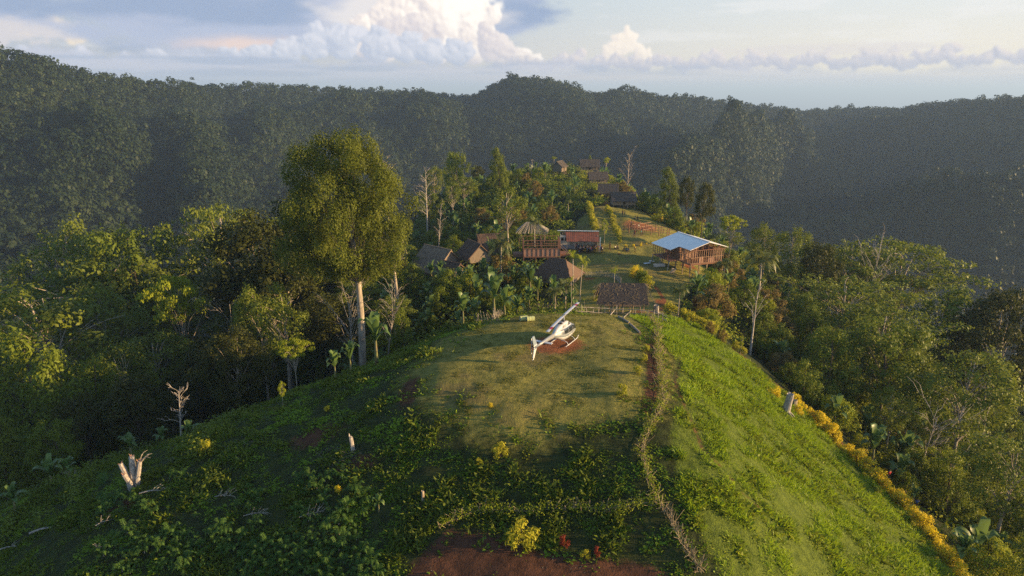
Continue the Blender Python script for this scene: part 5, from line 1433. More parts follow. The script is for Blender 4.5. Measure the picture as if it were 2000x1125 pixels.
# --- singled-out trees
ht = hero_tree(); bx, by, _ = P(706, 680, 101); tz = P(700, 266, 100)[2]
ht.location = (bx, by, hz(bx, by)); s_ = (tz - hz(bx, by)) / 33; ht.scale = (s_ * .92, s_ * .88, s_); ht.rotation_euler = (0, 0, .15); TREES.append((bx, by))
T('dark_big', 505, 425, 122, 'big dark crowned tree just left of the giant golden tree', None, .95)
T('round_a', 585, 372, 128, 'dark tree whose crown shows behind the left edge of the giant tree', None, .8)
T('round_c', 500, 560, 104, 'leaning pale trunked tree with small lit crown below the big dark tree', None, .62)
T('airy_a', 545, 560, 98, 'slim tree with straight pale trunk left of the giant tree', None, .9)
T('round_c', 62, 556, 118, 'broad bronze crowned tree at the left edge with a dead top', None, 1.25)
T('cone_b', 22, 632, 96, 'golden lit conical tree at the very left edge', None, .9)
T('cone_b', 100, 668, 92, 'golden lit conical tree second from the left edge', None, .8)
T('cone_b', 165, 690, 94, 'smaller golden conical tree right of the two at the left edge', None, .7)
T('round_b', 245, 436, 165, 'tall sunlit tree above the left forest', None, .8)
T('umbrella_b', 195, 500, 160, 'layered flat crowned tree left of the tall sunlit tree', None, 1.0)
T('round_c', 110, 436, 175, 'brown green rounded tree at the upper left of the forest', None, .8)
T('umbrella_b', 420, 400, 172, 'small layered crown standing up between the left forest and the giant tree', None, .6)
T('round_c', 195, 560, 130, 'open crowned tree with pale limbs in the middle of the left forest', None, .85)
T('umbrella_a', 338, 538, 118, 'slender umbrella tree with a long white stem in the left forest', None, .42)
T('round_c', 300, 655, 112, 'sunlit wide crown low in the left forest', None, 1.1)
T('round_a', 410, 665, 108, 'domed dark crown with lit top below the slender umbrella tree', None, 1.0)
T('cone_b', 785, 595, 96, 'small olive conical tree right of the giant trunk', None, .75)
T('umbrella_a', 570, 662, 84, 'young spreading tree with thin stem in front of the giant trunk', None, .55)
T('airy_b', 548, 745, 68, 'small yellow green tree on the near left rim', None, .6)
T('round_b', 100, 820, 76, 'dark leafy tree rising behind the near left rim', None, .8)
T('round_b', 890, 293, 214, 'tall tree with rounded double crown on the far side, the left of two', None, .62)
T('umbrella_b', 905, 345, 205, 'pale limbed spreading tree just under the rounded double crown', None, .9)
T('cone_a', 975, 290, 208, 'dense columnar tree standing on the ridge, right of the double crown', None, .9)
T('umbrella_a', 1082, 305, 262, 'flat umbrella tree at the left of the topmost houses', None, .55)
T('cone_b', 1152, 302, 268, 'dark rounded tree directly above the topmost house', None, .6)
T('umbrella_a', 1185, 306, 266, 'thin small topped tree right of the rounded tree on the ridge top', None, .3)
T('airy_b', 1120, 322, 262, 'light green tree between the two highest houses', None, .8)
T('cone_a', 1312, 328, 196, 'tall dark tree at the right end of the ridge', None, 1.0)
T('round_a', 1345, 345, 192, 'dark tree right behind the tall one at the ridge end', None, .55)
T('round_a', 1378, 356, 176, 'isolated dark tree with lumpy crown hanging over the valley', None, .55)
T('umbrella_a', 1430, 420, 150, 'flat topped bright tree right of the hall roof', None, .5)
T('round_c', 1500, 438, 148, 'bronze tipped tree above the right forest', None, .75)
T('round_c', 1556, 447, 142, 'bronze tree beside the other one above the right forest', None, .8)
T('round_a', 1608, 475, 140, 'rounded dark tree sloping down the right forest edge', None, .8)
T('umbrella_b', 1672, 478, 150, 'layered dark tree before the bare grey tree', None, .9)
T('umbrella_b', 1762, 474, 150, 'big layered tree with golden rim at the right skyline of the near forest', None, 1.15)
T('umbrella_b', 1660, 548, 122, 'wide feathery flat crown in the middle of the right forest', None, 1.5)
T('umbrella_b', 1725, 600, 108, 'second feathery flat crown right of the widest one', None, 1.1)
T('cone_b', 1875, 548, 126, 'shaggy olive tree at the right with a pointed top', None, 1.15)
T('round_b', 1745, 625, 96, 'bright green round tree with dark stem in the right forest', None, .95)
T('dark_big', 1960, 570, 118, 'tall dark tree at the right edge', None, .8)
T('round_c', 1905, 690, 88, 'large olive tree with bronze leaves at the lower right', None, 1.05)
T('bush_c', 1410, 640, 90, 'yellow green round bush tree at the top corner of the bright slope', None, .75)
T('airy_b', 1450, 655, 89, 'small single tree on the edge path of the bright slope', None, .45)
T('airy_b', 1182, 428, 146, 'single small tree beside the rusty building', None, .5)
T('bush_c', 1388, 630, 92, 'brownish dry bush beside the yellow green round bush', None, .7)

# --- crowds of forest trees; the label tells the kind and the wood it stands in
SKY_L = [(-200, 560), (0, 545), (100, 535), (200, 525), (300, 540), (400, 490), (480, 470), (560, 435), (640, 420), (700, 420), (760, 440), (800, 520)]
SKY_R = [(1240, 440), (1300, 350), (1400, 425), (1500, 455), (1600, 480), (1700, 495), (1780, 490), (1830, 575), (1900, 600), (2000, 600), (2300, 620)]
KLAB = dict(round_a='dark dome crowned tree', round_b='mid green dome crowned tree', round_c='open crowned tree with pale limbs', cone_a='tall tapering olive tree', cone_b='tapering green tree', umbrella_a='thin flat topped tree', umbrella_b='layered flat crowned tree', airy_a='slim olive tree with pale stem', airy_b='slim bright tree with pale stem', bush_a='mid green bushy tree', bush_b='bright green bushy tree', bush_c='bronze tinted bushy tree', dark_big='big dark crowned tree')
def where(cx, dep, bands):
    d0, d1, x0, x1 = bands
    a_ = 'near' if dep < d0 else ('middle' if dep < d1 else 'far')
    return a_ + (' left part' if cx < x0 else (' centre' if cx < x1 else ' right part'))
def too_close(x, y, d):
    return any((x - a) ** 2 + (y - b) ** 2 < d * d for a, b in TREES)
padm = lambda x, y: float(max(poly_mask(PADP, np.array([x]), np.array([y]), 1)[0], poly_mask(BRP, np.array([x]), np.array([y]), 1)[0], poly_mask(VILP, np.array([x]), np.array([y]), 1)[0]))
def wood(name, n, region, kinds, hts, dmin, sky, wmin=.8, wmax=1.15, tries=6000, group=None, rowmax=1180, nearcap=0.0, bands=(110, 150, 250, 520)):
    c_ = 0
    for _ in range(tries):
        if c_ >= n: break
        x = rl.uniform(region[0], region[1]); y = rl.uniform(region[2], region[3])
        if not region[4](x, y): continue
        k = kinds[int(rl.integers(0, len(kinds)))]; h = rl.uniform(*hts) * (PH[k] / 20 if PH[k] >= 14 else PH[k] / 7 * .35)
        z = hz(x, y); cx, row, dep = unproj_row(x, y, z + h)
        if 'left' in name and 470 < cx < 625 and dep < 116: continue
        if cx < -120 or cx > 2120 or dep < 20 or row > rowmax: continue
        lim = np.interp(cx, [a for a, b in sky], [b for a, b in sky]) + max(0, 112 - dep) * nearcap
        if row < lim:
            # shorten to stay under the wood's skyline
            d = ray(cx, lim); zt = CAMZ + d.z * dep; h2 = zt - z
            if h2 < h * .5: continue
            h = h2
        if too_close(x, y, dmin * (h / 18 if h > 8 else .5) ** .5): continue
        w_ = where(cx, dep, bands)
        put(k, x, y, h, '%s, %s of the %s' % (KLAB[k], w_, name), '%s, %s of the %s' % (KLAB[k].replace('tree', 'trees', 1), w_, name), rl.uniform(wmin, wmax)); c_ += 1
    return c_
def left_ok(x, y): return hz(x, y) < -14 and x < -18 and math.hypot(x, y) > 88 and not view_block(x, y, 17)
def leftrim_ok(x, y): return -17 < hz(x, y) < -8.5 and x < -24 and y > 62 and y < 120
def right_ok(x, y): return hz(x, y) < -17 and x > 44 and y > 40
# ridge flanks: low bushy growth
def flankL(x, y): return x < 13 - max(0, (y - 150)) * -.02 and y > 93 and hz(x, y) > -30 and not (-22 < x < 16 and 100 < y < 148 and x > -19 + (y - 100) * .0 and (x > -18)) and padm(x, y) < .2
def near_house(x, y, k=1.0):
    for (a, b, r_) in ((-16.3, 138, 6), (-12.3, 131.5, 4), (-7.8, 138, 5), (-4.8, 149, 5), (8.4, 122, 5.5), (16.2, 97, 5), (6, 137.5, 7.5), (4.6, 152, 5), (14.3, 143, 8), (35.6, 131.5, 9), (31.5, 197, 6), (27, 216, 5), (29.5, 236, 5.5), (29, 258, 6), (17.4, 252, 4.5)):
        if (x - a) ** 2 + (y - b) ** 2 < (r_ * .85) ** 2: return True
    return False
def view_block(x, y, h):
    """would something this tall hide a house or the lawn behind it"""
    cx, row, dep = unproj_row(x, y, hz(x, y) + h)
    for (x0, x1, r0, d) in ((1000, 1075, 475, 152), (800, 895, 515, 132), (895, 980, 510, 134), (990, 1095, 520, 132), (1040, 1130, 540, 119), (1150, 1272, 597, 94), (1090, 1420, 545, 110), (1150, 1248, 402, 193), (1140, 1212, 384, 212), (1132, 1192, 364, 232), (1128, 1174, 349, 254), (1068, 1108, 354, 248), (1270, 1415, 515, 118), (940, 1300, 620, 84)):
        if x0 < cx < x1 and row < r0 and dep < d: return True
    return False
SKY_F = [(700, 360), (800, 350), (860, 330), (940, 335), (1000, 332), (1060, 325), (1080, 345), (1140, 350), (1200, 330), (1240, 325), (1300, 350), (1340, 372), (1400, 420), (1430, 430), (1480, 455), (1560, 470), (2200, 480)]
def flank_ok(x, y):
    if near_house(x, y) or padm(x, y) > .15 or y < 90: return False
    if view_block(x, y, 4.5): return False
    cx, row, dep = unproj_row(x, y, hz(x, y))
    if 1090 < cx < 1245 and 395 < row < 500: return False
    return True
n_ = []
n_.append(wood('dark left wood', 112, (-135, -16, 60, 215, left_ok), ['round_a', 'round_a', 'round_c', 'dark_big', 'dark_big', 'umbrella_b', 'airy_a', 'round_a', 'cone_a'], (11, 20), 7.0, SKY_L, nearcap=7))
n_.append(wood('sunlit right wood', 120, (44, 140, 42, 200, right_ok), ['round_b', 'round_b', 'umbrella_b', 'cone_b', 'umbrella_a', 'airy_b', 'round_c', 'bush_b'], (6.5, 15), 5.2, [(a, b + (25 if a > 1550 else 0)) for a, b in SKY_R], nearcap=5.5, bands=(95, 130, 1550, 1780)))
n_.append(wood('growth on the shaded ridge flank', 115, (-45, 30, 92, 290, lambda x, y: flank_ok(x, y) and (x < 14 or y > 205) and hz(x, y) > -32), ['bush_a', 'bush_a', 'bush_b', 'bush_c', 'bush_a'], (9, 17), 3.0, SKY_F, bands=(150, 200, 900, 1000)))
n_.append(wood('bright growth right of the lawn', 95, (18, 75, 88, 290, lambda x, y: flank_ok(x, y) and (x > 20) and hz(x, y) > -26), ['bush_b', 'bush_a', 'bush_b', 'bush_c'], (8.5, 16), 2.7, SKY_F, bands=(125, 170, 1300, 1400)))
n_.append(wood('shaded ridge flank', 16, (-60, 0, 130, 285, lambda x, y: flank_ok(x, y) and hz(x, y) > -45 and not view_block(x, y, 12)), ['round_a', 'round_b', 'airy_a', 'cone_a', 'round_c'], (10, 16), 10, [(a, b - 10) for a, b in SKY_F], bands=(170, 210, 880, 960)))
n_.append(wood('bush belt below the yellow hedge', 55, (38, 74, 44, 108, lambda x, y: x > 46.5 + max(0, 78 - y) * .0 - max(0, y - 72) * .95 and hz(x, y) > -34 and hz(x, y) < -5.5 and padm(x, y) < .01), ['bush_b', 'bush_a', 'bush_b', 'bush_a', 'cone_b'], (8, 16), 2.8, [(0, 0), (2100, 0)], rowmax=1250, bands=(72, 88, 1620, 1800)))
print('wood counts', n_)

# --- dead and bare trees
rd_ = np.random.default_rng(17)
def dead(px, ptop, depth, label, hfrac=1.0, seed=0, **kw):
    x, y, z = P(px, ptop, depth); h = max(2, z - hz(x, y))
    o = dead_tree('bare_tree', label, h, np.random.default_rng(100 + seed), **kw); o.location = (x, y, hz(x, y)); return o
dead(765, 272, 112, 'tall dead trunk with clinging epiphytes right behind the giant crown', seed=1, r=.35, n=26, spread=.10, mat=M['pale_bark'])
dead(338, 758, 70, 'bare white twiggy tree on the left rim beside a banana plant', seed=2, r=.09, n=20, spread=.24)
dead(1700, 470, 142, 'tall bare grey tree standing above the right forest', seed=3, r=.25, n=34, up=1.6, spread=.2)
dead(1228, 295, 255, 'bare pinkish tree on the ridge beyond the stilt houses', seed=4, r=.2, n=22, up=1.5, spread=.2, mat=M['pale_bark'])
dead(830, 318, 190, 'pale leafless tree with reddish twigs above the left flank', seed=5, r=.25, n=26, spread=.2)
dead(1038, 312, 240, 'small bare tree left of the ridge houses', seed=6, r=.15, n=12, spread=.3)
dead(680, 565, 100, 'bare many forked tree right behind the giant trunk on its left', seed=7, r=.16, n=24, up=1.4, spread=.26)
dead(745, 570, 102, 'bare bleached shrub tree just right of the giant trunk', seed=8, r=.13, n=22, up=1.4, spread=.3)
dead(1478, 560, 98, 'bare white forked trunk standing in the right forest near the slope', seed=9, r=.2, n=10, up=1.5, spread=.2)
dead(440, 560, 116, 'bleached bare crown in the dark wood left of the giant tree', seed=10, r=.15, n=20, spread=.3)
dead(1940, 735, 92, 'bare twiggy tree at the right edge below the dark tree', seed=11, r=.14, n=22, spread=.3)
dead(90, 546, 117, 'dead spike rising out of the broad bronze crown at the left edge', seed=12, r=.2, n=14, spread=.14)
dead(852, 400, 165, 'pale feathery dead tree on the left flank, the nearer one', seed=13, r=.14, n=22, up=1.5, spread=.14)
dead(1813, 790, 84, 'low tangled bare tree in the lower right forest', seed=15, r=.12, n=24, spread=.4)

# --- bananas, palms, tree ferns
rb_ = np.random.default_rng(55)
BAN = [banana(np.random.default_rng(200 + i), 1.8 + .35 * i, 8 + i % 3, 2.5) for i in range(3)]
PAL = [palm(np.random.default_rng(300 + i), 7, 17, 3.4, .13) for i in range(2)]
ARE = [palm(np.random.default_rng(320), 7.2, 9, 1.5, .05, 'areca_palm', .42, M['bright_leaf'], 1.3, 14)]
BU, PU = set(), set()
def putp(src, used, x, y, s, label, group=None, z=None, tilt=0):
    i = int(rb_.integers(0, len(src))); o = src[i]; loc = (x, y, (hz(x, y) if z is None else z)); rz_ = rb_.uniform(0, 6.28)
    if o.name not in used:
        used.add(o.name); o.location = loc; o.rotation_euler = (0, 0, rz_); o.scale = (s, s, s); o['label'] = label
        if group: o['group'] = group
        return o
    return copy_thing(o, loc, rz_, s, label, group)
BAN1 = [(735, 705, 74, 1.15, 'largest banana plant with upright leaves beside the giant trunk'), (685, 722, 73, .7, 'smaller banana plant left of the largest one'), (655, 732, 72, .65, 'banana plant at the left foot of the giant tree'), (372, 850, 67, .55, 'banana plant beside the bare white tree on the left rim'), (740, 1000, 47, .32, 'small yellow green banana shoot standing in the front herbs'),
        (1795, 715, 82, 1.3, 'pale green banana clump in the right forest'), (1715, 830, 80, 1.1, 'banana plant with upright leaf above the bush belt'), (1770, 870, 80, 1.0, 'broad leaved banana lower in the bush belt'), (1782, 985, 60, .55, 'short banana plant standing in the yellow hedge row'), (1900, 1110, 54, 1.15, 'large banana clump at the bottom right corner'), (1940, 1112, 53, 1.0, 'pale leaved banana at the bottom right corner'), (1870, 1118, 54, .8, 'low banana at the foot of the yellow hedge'),
        (965, 612, 92, 1.3, 'tall upright banana leaf plant at the left of the drums'), (905, 640, 88, .9, 'banana plant at the left knoll rim'), (985, 618, 90, .9, 'brown withered banana plant beside the drums'), (1645, 715, 84, 1.0, 'banana plant low in the middle of the right forest')]
for (a, b, d, s_, lab) in BAN1:
    x, y, z = P(a, b, d); g_ = G(a, b) if hz(x, y) < z - 2 and d < 63 else Vector((x, y, 0)); putp(BAN, BU, g_.x, g_.y, s_, lab)
def scatterp(n, reg, ok, src, used, smin, smax, label, group, dmin=1.8):
    c_ = 0; pts_ = []
    for _ in range(6000):
        if c_ >= n: break
        x, y = rb_.uniform(reg[0], reg[1]), rb_.uniform(reg[2], reg[3])
        if not ok(x, y): continue
        if any((x - a) ** 2 + (y - b) ** 2 < dmin ** 2 for a, b in pts_): continue
        cx, row, dep = unproj_row(x, y, hz(x, y) + 3)
        if not (-60 < cx < 2060 and row < 1130): continue
        pts_.append((x, y)); putp(src, used, x, y, rb_.uniform(smin, smax), label, group); c_ += 1
    return c_
g1 = lambda x, y: flank_ok(x, y) and -30 < hz(x, y)
c1 = scatterp(55, (-30, 27, 100, 285), lambda x, y: g1(x, y) and (x < 12 or y > 200), BAN, BU, .8, 1.3, 'banana plant on the shaded left flank of the village ridge', 'bananas on the shaded left flank of the ridge')
c2 = scatterp(48, (22, 68, 95, 260), lambda x, y: g1(x, y) and x > 24, BAN, BU, .8, 1.3, 'banana plant in the bright growth right of the village lawn', 'bananas right of the village lawn')
c3 = scatterp(34, (-28, 12, 90, 128), lambda x, y: not near_house(x, y) and not view_block(x, y, 3.5) and padm(x, y) < .05, BAN, BU, .75, 1.15, 'banana plant in the dip between the knoll and the left huts', 'bananas in the dip behind the knoll')
c4 = scatterp(16, (48, 110, 60, 150), lambda x, y: right_ok(x, y), BAN, BU, 1.0, 1.6, 'banana plant among the trees of the right wood', 'bananas in the right wood')
c5 = scatterp(9, (-60, -24, 56, 90), lambda x, y: -13 < hz(x, y) < -7.5, BAN, BU, .45, .75, 'banana plant along the dark rim of the left slope', 'bananas on the left rim')
print('bananas', c1, c2, c3, c4, c5)
for (a, b, d, s_, lab) in ((1490, 500, 118, 1.25, 'tall shaggy palm in front of the right forest skyline'), (1325, 610, 96, .55, 'young coconut palm right of the thatched shelter'), (1105, 598, 96, .62, 'palm with arching fronds directly left of the thatched shelter'), (978, 470, 124, .9, 'coconut palm leaning in front of the frame house on its left'), (1110, 392, 185, .9, 'palm on the ridge flank left of the hedge path'), (1385, 462, 152, .8, 'palm growing behind the hall roof'), (1045, 430, 150, .9, 'broad palm behind the bare roof frame'), (1420, 470, 122, .7, 'palm at the right corner of the hall'), (1085, 560, 99, .55, 'short palm behind the helicopter rotor')):
    x, y, z = P(a, b, d); h = max(1.5, (z - hz(x, y))); i = int(rb_.integers(0, 2)); sc_ = max(.35, min(1.6, h / 8.0)) if s_ > .7 else s_
    o = putp(PAL, PU, x, y, sc_, lab)
for (a, b, d, lab) in ((1123, 500, 96, 'slender areca palm with a tufted head left of the thatched shelter'), (1135, 510, 99, 'second slender areca palm, right of the first'), (1200, 528, 103, 'areca palm standing right behind the shelter roof'), (1142, 600, 90, 'thin areca stem right at the rotor tip'), (1117, 545, 92, 'shorter areca palm in front of the tufted one')):
    x, y, z = P(a, b, d); h = max(2, z - hz(x, y)); putp(ARE, PU, x, y, h / 7.6, lab)
# unused prototypes leave the scene
for k_ in list(SRC):
    if k_ not in USED: bpy.data.objects.remove(SRC[k_])

# --- yellow shrubs and hedges
rh = np.random.default_rng(66)
GOLD = [shrub(np.random.default_rng(400 + i), 1.5, .8, 62, .24, M['gold_leaf'], 'yellow_shrub', 'shrub', 16, .45, spiky=True) for i in range(3)]
GREENY = [shrub(np.random.default_rng(410 + i), 1.5, .8, 62, .24, M['gold_green_leaf'], 'yellow_green_shrub', 'shrub', 16, .45, spiky=True) for i in range(2)]
REDS = [shrub(np.random.default_rng(420), 1.2, .5, 40, .22, M['red_leaf'], 'red_shrub', 'shrub', 9, .45, spiky=True)]
GU = set()
def row_of(src, line, step, s0, s1, label, group, jit=.25):
    P_ = [Vector(p) for p in line]; seg = [(P_[i + 1] - P_[i]).length for i in range(len(P_) - 1)]; s = 0; tot = sum(seg)
    while s < tot:
        q = s
        for i, l in enumerate(seg):
            if q <= l or i == len(seg) - 1: p = P_[i].lerp(P_[i + 1], min(1, q / l)); break
            q -= l
        x, y = p.x + rh.normal() * jit, p.y + rh.normal() * jit
        o = putp(src, GU, x, y, rh.uniform(s0 * .75, s1 * 1.05), label, group); s += step * rh.uniform(.8, 1.2) * (1.9 if rh.random() < .1 else 1)
def HL(pxs): return [G(a, b).xy for a, b in pxs]
row_of(GOLD, [(34.6, 77.8), (37.2, 73.8), (39.3, 70.4)], .75, .9, 1.2, 'yellow shrub in the upper stretch of the long hedge on the bright slope', 'yellow shrubs in the upper stretch of the hedge')
row_of(GOLD, [(39.6, 69.4), (40.6, 66), (41.1, 62)], .75, .95, 1.25, 'yellow shrub in the middle stretch of the long hedge, beside the walkers', 'yellow shrubs in the middle stretch of the hedge')
row_of(GOLD, [(41.2, 61), (41.1, 56), (40.2, 50.5)], .75, .9, 1.2, 'yellow shrub in the lowest stretch of the long hedge', 'yellow shrubs in the lowest stretch of the hedge')
row_of(GREENY, [(32.6, 79), (34.0, 76.6), (37.9, 70.2), (39.6, 62), (38.8, 50.5)], 3.0, .3, .5, 'green leaved shrub at the foot of the long yellow hedge', 'green shrubs along the foot of the yellow hedge', .3)
row_of(GREENY, HL([(1148, 402), (1155, 425), (1162, 452)]), 1.1, .9, 1.25, 'clipped yellow green shrub in the left hedge of the village path', 'shrubs in the left path hedge', .1)
row_of(GREENY, HL([(1187, 408), (1196, 432), (1208, 462), (1211, 474)]), 1.1, .7, 1.0, 'yellow green shrub in the right hedge of the village path', 'shrubs in the right path hedge', .15)
row_of(GOLD, HL([(1222, 482), (1250, 481), (1285, 478)]), 1.6, .35, .5, 'low yellow shrub in the little row across the village lawn', 'low shrubs across the village lawn', .1)
row_of(GREENY, HL([(1242, 532), (1262, 556), (1272, 575)]), 1.2, 1.0, 1.4, 'yellow green shrub in the hedge running down to the shelter', 'shrubs in the hedge down to the shelter', .3)
row_of(GREENY, [(22.5, 92.5), (25.5, 90.5), (28.4, 88.2), (31.5, 84.5)], 1.3, .9, 1.3, 'yellow green shrub along the top edge of the bright slope', 'shrubs along the top of the bright slope', .4)
row_of(GOLD, HL([(1275, 430), (1300, 436), (1320, 440)]), 1.9, .8, 1.1, 'flat yellow shrub behind the building plot', 'yellow shrubs behind the building plot', .3)
def one(src, a, b, s_, label):
    g_ = G(a, b); putp(src, GU, g_.x, g_.y, s_, label)
one(GOLD, 1239, 540, 1.2, 'bright yellow bush at the edge of the village lawn')
one(GREENY, 1018, 1068, 1.25, 'big yellow topped shrub at the edge of the bare red earth')
one(GREENY, 1165, 586, 1.0, 'yellow tipped shrub in front of the thatched shelter')
one(REDS, 1103, 1068, .75, 'small red leaved plant right of the big yellow shrub')
one(REDS, 1168, 1086, .6, 'orange red plant nearest the bottom edge')
one(GREENY, 1143, 1090, .4, 'tiny yellow green seedling between the red plants')
one(REDS, 1356, 607, 1.9, 'dark red leaved bush right of the tall pale stump')
one(GOLD, 1512, 775, .95, 'yellow and green shrub left of the tall grey stump')
one(GOLD, 1558, 808, .7, 'golden shrub right under the tall grey stump')
one(GOLD, 1370, 612, 1.3, 'golden shrub beside the dark red bush')
one(GREENY, 405, 888, .95, 'yellow weed clump on the shaded left slope')
one(GOLD, 640, 803, .35, 'tiny yellow plant on the left slope near the knoll')
one(GOLD, 660, 960, .35, 'tiny yellow flower plant right of the fern patch')
one(GREENY, 1262, 686, .45, 'little yellow plant by the right fence, the farthest of three')
one(GREENY, 1258, 705, .45, 'little yellow plant by the right fence, the middle of three')
one(GREENY, 1246, 730, .5, 'little yellow plant by the right fence, the nearest of three')
one(GREENY, 1215, 770, .6, 'small yellow weed on the knoll near the fence bend')
one(GREENY, 978, 890, .75, 'small leafy sapling on the shaded front of the knoll')
one(GREENY, 935, 905, .3, 'tiny yellow seedling left of the leafy sapling')
one(GOLD, 958, 795, .25, 'tiny yellow plant in the middle of the shaded knoll front')

# --- ferns on the left slope
FERN = [fern(np.random.default_rng(500 + i), 1.25 + .2 * i, 9) for i in range(3)]
FU = set()
c_ = 0
for _ in range(4000):
    if c_ >= 150: break
    a, b = rh.uniform(200, 740), rh.uniform(930, 1140)
    if float(fbm(np.array(a / 60.), np.array(b / 38.), 5, 3)) < .60 - max(0, b - 960) * .0012 + max(0, a - 660) * .003: continue
    g_ = G(a, b); 
    if any((g_.x - q[0]) ** 2 + (g_.y - q[1]) ** 2 < .5 for q in TREES[-200:]): continue
    TREES.append((g_.x, g_.y)); putp(FERN, FU, g_.x, g_.y, rh.uniform(.4, .85), 'arching green fern in the patch at the bottom left', 'ferns in the bottom left patch'); c_ += 1
# ------------------------------------------------------------------ ground cover (nobody could count it)
rc_ = np.random.default_rng(91)
def masks(x, y):
    pad_ = poly_mask(PADP, x, y, 1.2); br = poly_mask(BRP, x, y, .8); vil = poly_mask(VILP, x, y, 1.5)
    so = poly_mask(SOILP, x, y, 1.0)
    return pad_, br, vil, so
def in_view(x, y, z, m_=60, rowmax=1180):
    cx, row, dep = unproj_v(x, y, z); return (cx > -m_) & (cx < 2000 + m_) & (row < rowmax) & (dep > 5)
def bare(x, y):
    """true where paths and worn earth are"""
    b = np.zeros(x.shape)
    def ln(pts_, wd):
        nonlocal b
        for (x0, y0), (x1, y1) in zip(pts_[:-1], pts_[1:]):
            t_ = np.clip(((x - x0) * (x1 - x0) + (y - y0) * (y1 - y0)) / ((x1 - x0) ** 2 + (y1 - y0) ** 2 + 1e-9), 0, 1)
            b = np.maximum(b, np.clip(1.3 - np.hypot(x - x0 - t_ * (x1 - x0), y - y0 - t_ * (y1 - y0)) / wd, 0, 1))
    ln(pxpoly([(1330,700),(1318,745),(1345,810),(1375,880),(1440,950),(1500,1010),(1560,1080)]), .55)
    ln([(29.5,86),(36.6,79.5),(42.6,71.5),(44.5,62),(44.5,50)], 1.3)
    for (a, c2_, ra, rb) in ((620,850,4,2.4),(700,905,3,1.5),(240,985,2.6,1.2),(1580,1105,3,2)):
        g_ = G(a, c2_); b = np.maximum(b, blob(g_.x, g_.y, ra, rb, x, y))
    b = np.maximum(b, blob(heli.x - .6, heli.y - .8, 4.6, 3.8, x, y))
    return b
def tufts(name, label, n, reg, keep, nb, L, Wd, mat, up=.75, lean=.5, cat=None, patch=None, ptint=6.0):
    x = rc_.uniform(reg[0], reg[1], n); y = rc_.uniform(reg[2], reg[3], n); z = hzv(x, y)
    k = in_view(x, y, z)
    x, y, z = x[k], y[k], z[k]
    pr = keep(x, y); k = rc_.random(len(x)) < pr; x, y, z = x[k], y[k], z[k]
    sz = .25 + 1.5 * sstep(fbm(x / 1.4, y / 1.4, 17, 3), .25, .75)
    N_ = len(x); X = np.repeat(x, nb); Y = np.repeat(y, nb); Z = np.repeat(z, nb); S = np.repeat(sz, nb)
    m_ = len(X); spread = L * .45
    X = X + rc_.normal(size=m_) * spread; Y = Y + rc_.normal(size=m_) * spread; Z = hzv(X, Y)
    th = rc_.uniform(0, 2 * PI, m_); d = np.stack([np.cos(th) * lean, np.sin(th) * lean, np.full(m_, up)], 1) + rc_.normal(size=(m_, 3)) * .18
    d[:, 2] = np.abs(d[:, 2]); d = unit(d)
    l = (L * rc_.uniform(.55, 1.4, m_) * S)[:, None]; w = (Wd * rc_.uniform(.7, 1.3, m_) * S)[:, None]
    sd = unit(np.cross(d, np.array((0, 0, 1.0)) + rc_.normal(size=(m_, 3)) * .3))
    B = np.stack([X, Y, Z - .02], 1)
    drop = np.array((0, 0, -1.0)) * l * .22
    V = np.stack([B, B + d * l * .5 + sd * w, B + d * l + drop, B + d * l * .5 - sd * w], 1).reshape(-1, 3)
    ti = np.clip(fbm(X / ptint, Y / ptint, 57, 4) * 1.5 - .45 + rc_.normal(size=m_) * .28, 0, 1)
    me = raw_mesh(name, V, np.arange(4 * m_).reshape(m_, 4), mat, dict(tint=np.repeat(ti, 4)))
    print(name, m_)
    return tag(link(name, me), label, cat or 'grass', kind='stuff')
def kb(x, y):
    p_, b, v, s = masks(x, y); return (b > .45) * (1 - np.clip(bare(x, y) * 1.3, 0, 1)) * (.35 + .65 * sstep(fbm(x / 1.6, y / 1.6, 7, 3), .35, .55))
tufts('bright_grass', 'bright green long grass covering the sunlit right slope', 62000, (11, 47, 26, 96), kb, 6, .42, .024, M['grass_leaf'])
def kbh(x, y):
    p_, b, v, s = masks(x, y); return (b > .4) * (1 - bare(x, y)) * sstep(fbm(x / 3.2, y / 3.2, 27, 3), .38, .58)
tufts('broad_leaf_herbs', 'broad leaved creeping plants among the grass of the right slope', 34000, (11, 47, 26, 96), kbh, 5, .36, .075, M['herb_bright'] if 'herb_bright' in M else M['bright_leaf'], .45, .8, 'creeper')
def kp(x, y):
    p_, b, v, s = masks(x, y); return (poly_mask(PADP, x, y, 4.0) > .35) * (s < .3) * (b < .5) * (1 - np.clip(bare(x, y) * 1.3, 0, 1)) * (.25 + .75 * sstep(fbm(x / 2.1, y / 2.1, 9, 3), .4, .6))
tufts('short_grass', 'short worn olive grass on top of the knoll', 75000, (-14, 19, 42, 90), kp, 4, .11, .014, M['short_grass'], .6, .7)
def kf(x, y):
    p_, b, v, s = masks(x, y); p_ = poly_mask(PADP, x, y, 4.0); return (1 - p_) ** 1.3 * (b < .5) * (v < .5) * np.clip(1 - s * 1.25, 0.02, 1) * (1 - bare(x, y) * .9) * (.5 + .5 * sstep(fbm(x / 1.9, y / 1.9, 29, 3), .35, .55))
tufts('creeping_herbs', 'low creeping broad leaved herbs over the shaded front and left slopes', 130000, (-62, 16, 28, 92), lambda x, y: kf(x, y) * (hzv(x, y) > -19), 4, .21, .052, M['herb_leaf'], .4, .85, 'ground cover', ptint=4)
def kft(x, y):
    return kf(x, y) * sstep(fbm(x / 3.5, y / 3.5, 39, 3), .34, .60) * (hzv(x, y) > -19)
tufts('tall_weeds', 'patches of taller weeds on the left slope', 52000, (-62, 8, 28, 90), kft, 5, .40, .055, M['green_leaf'], .7, .55, 'weeds', ptint=5)
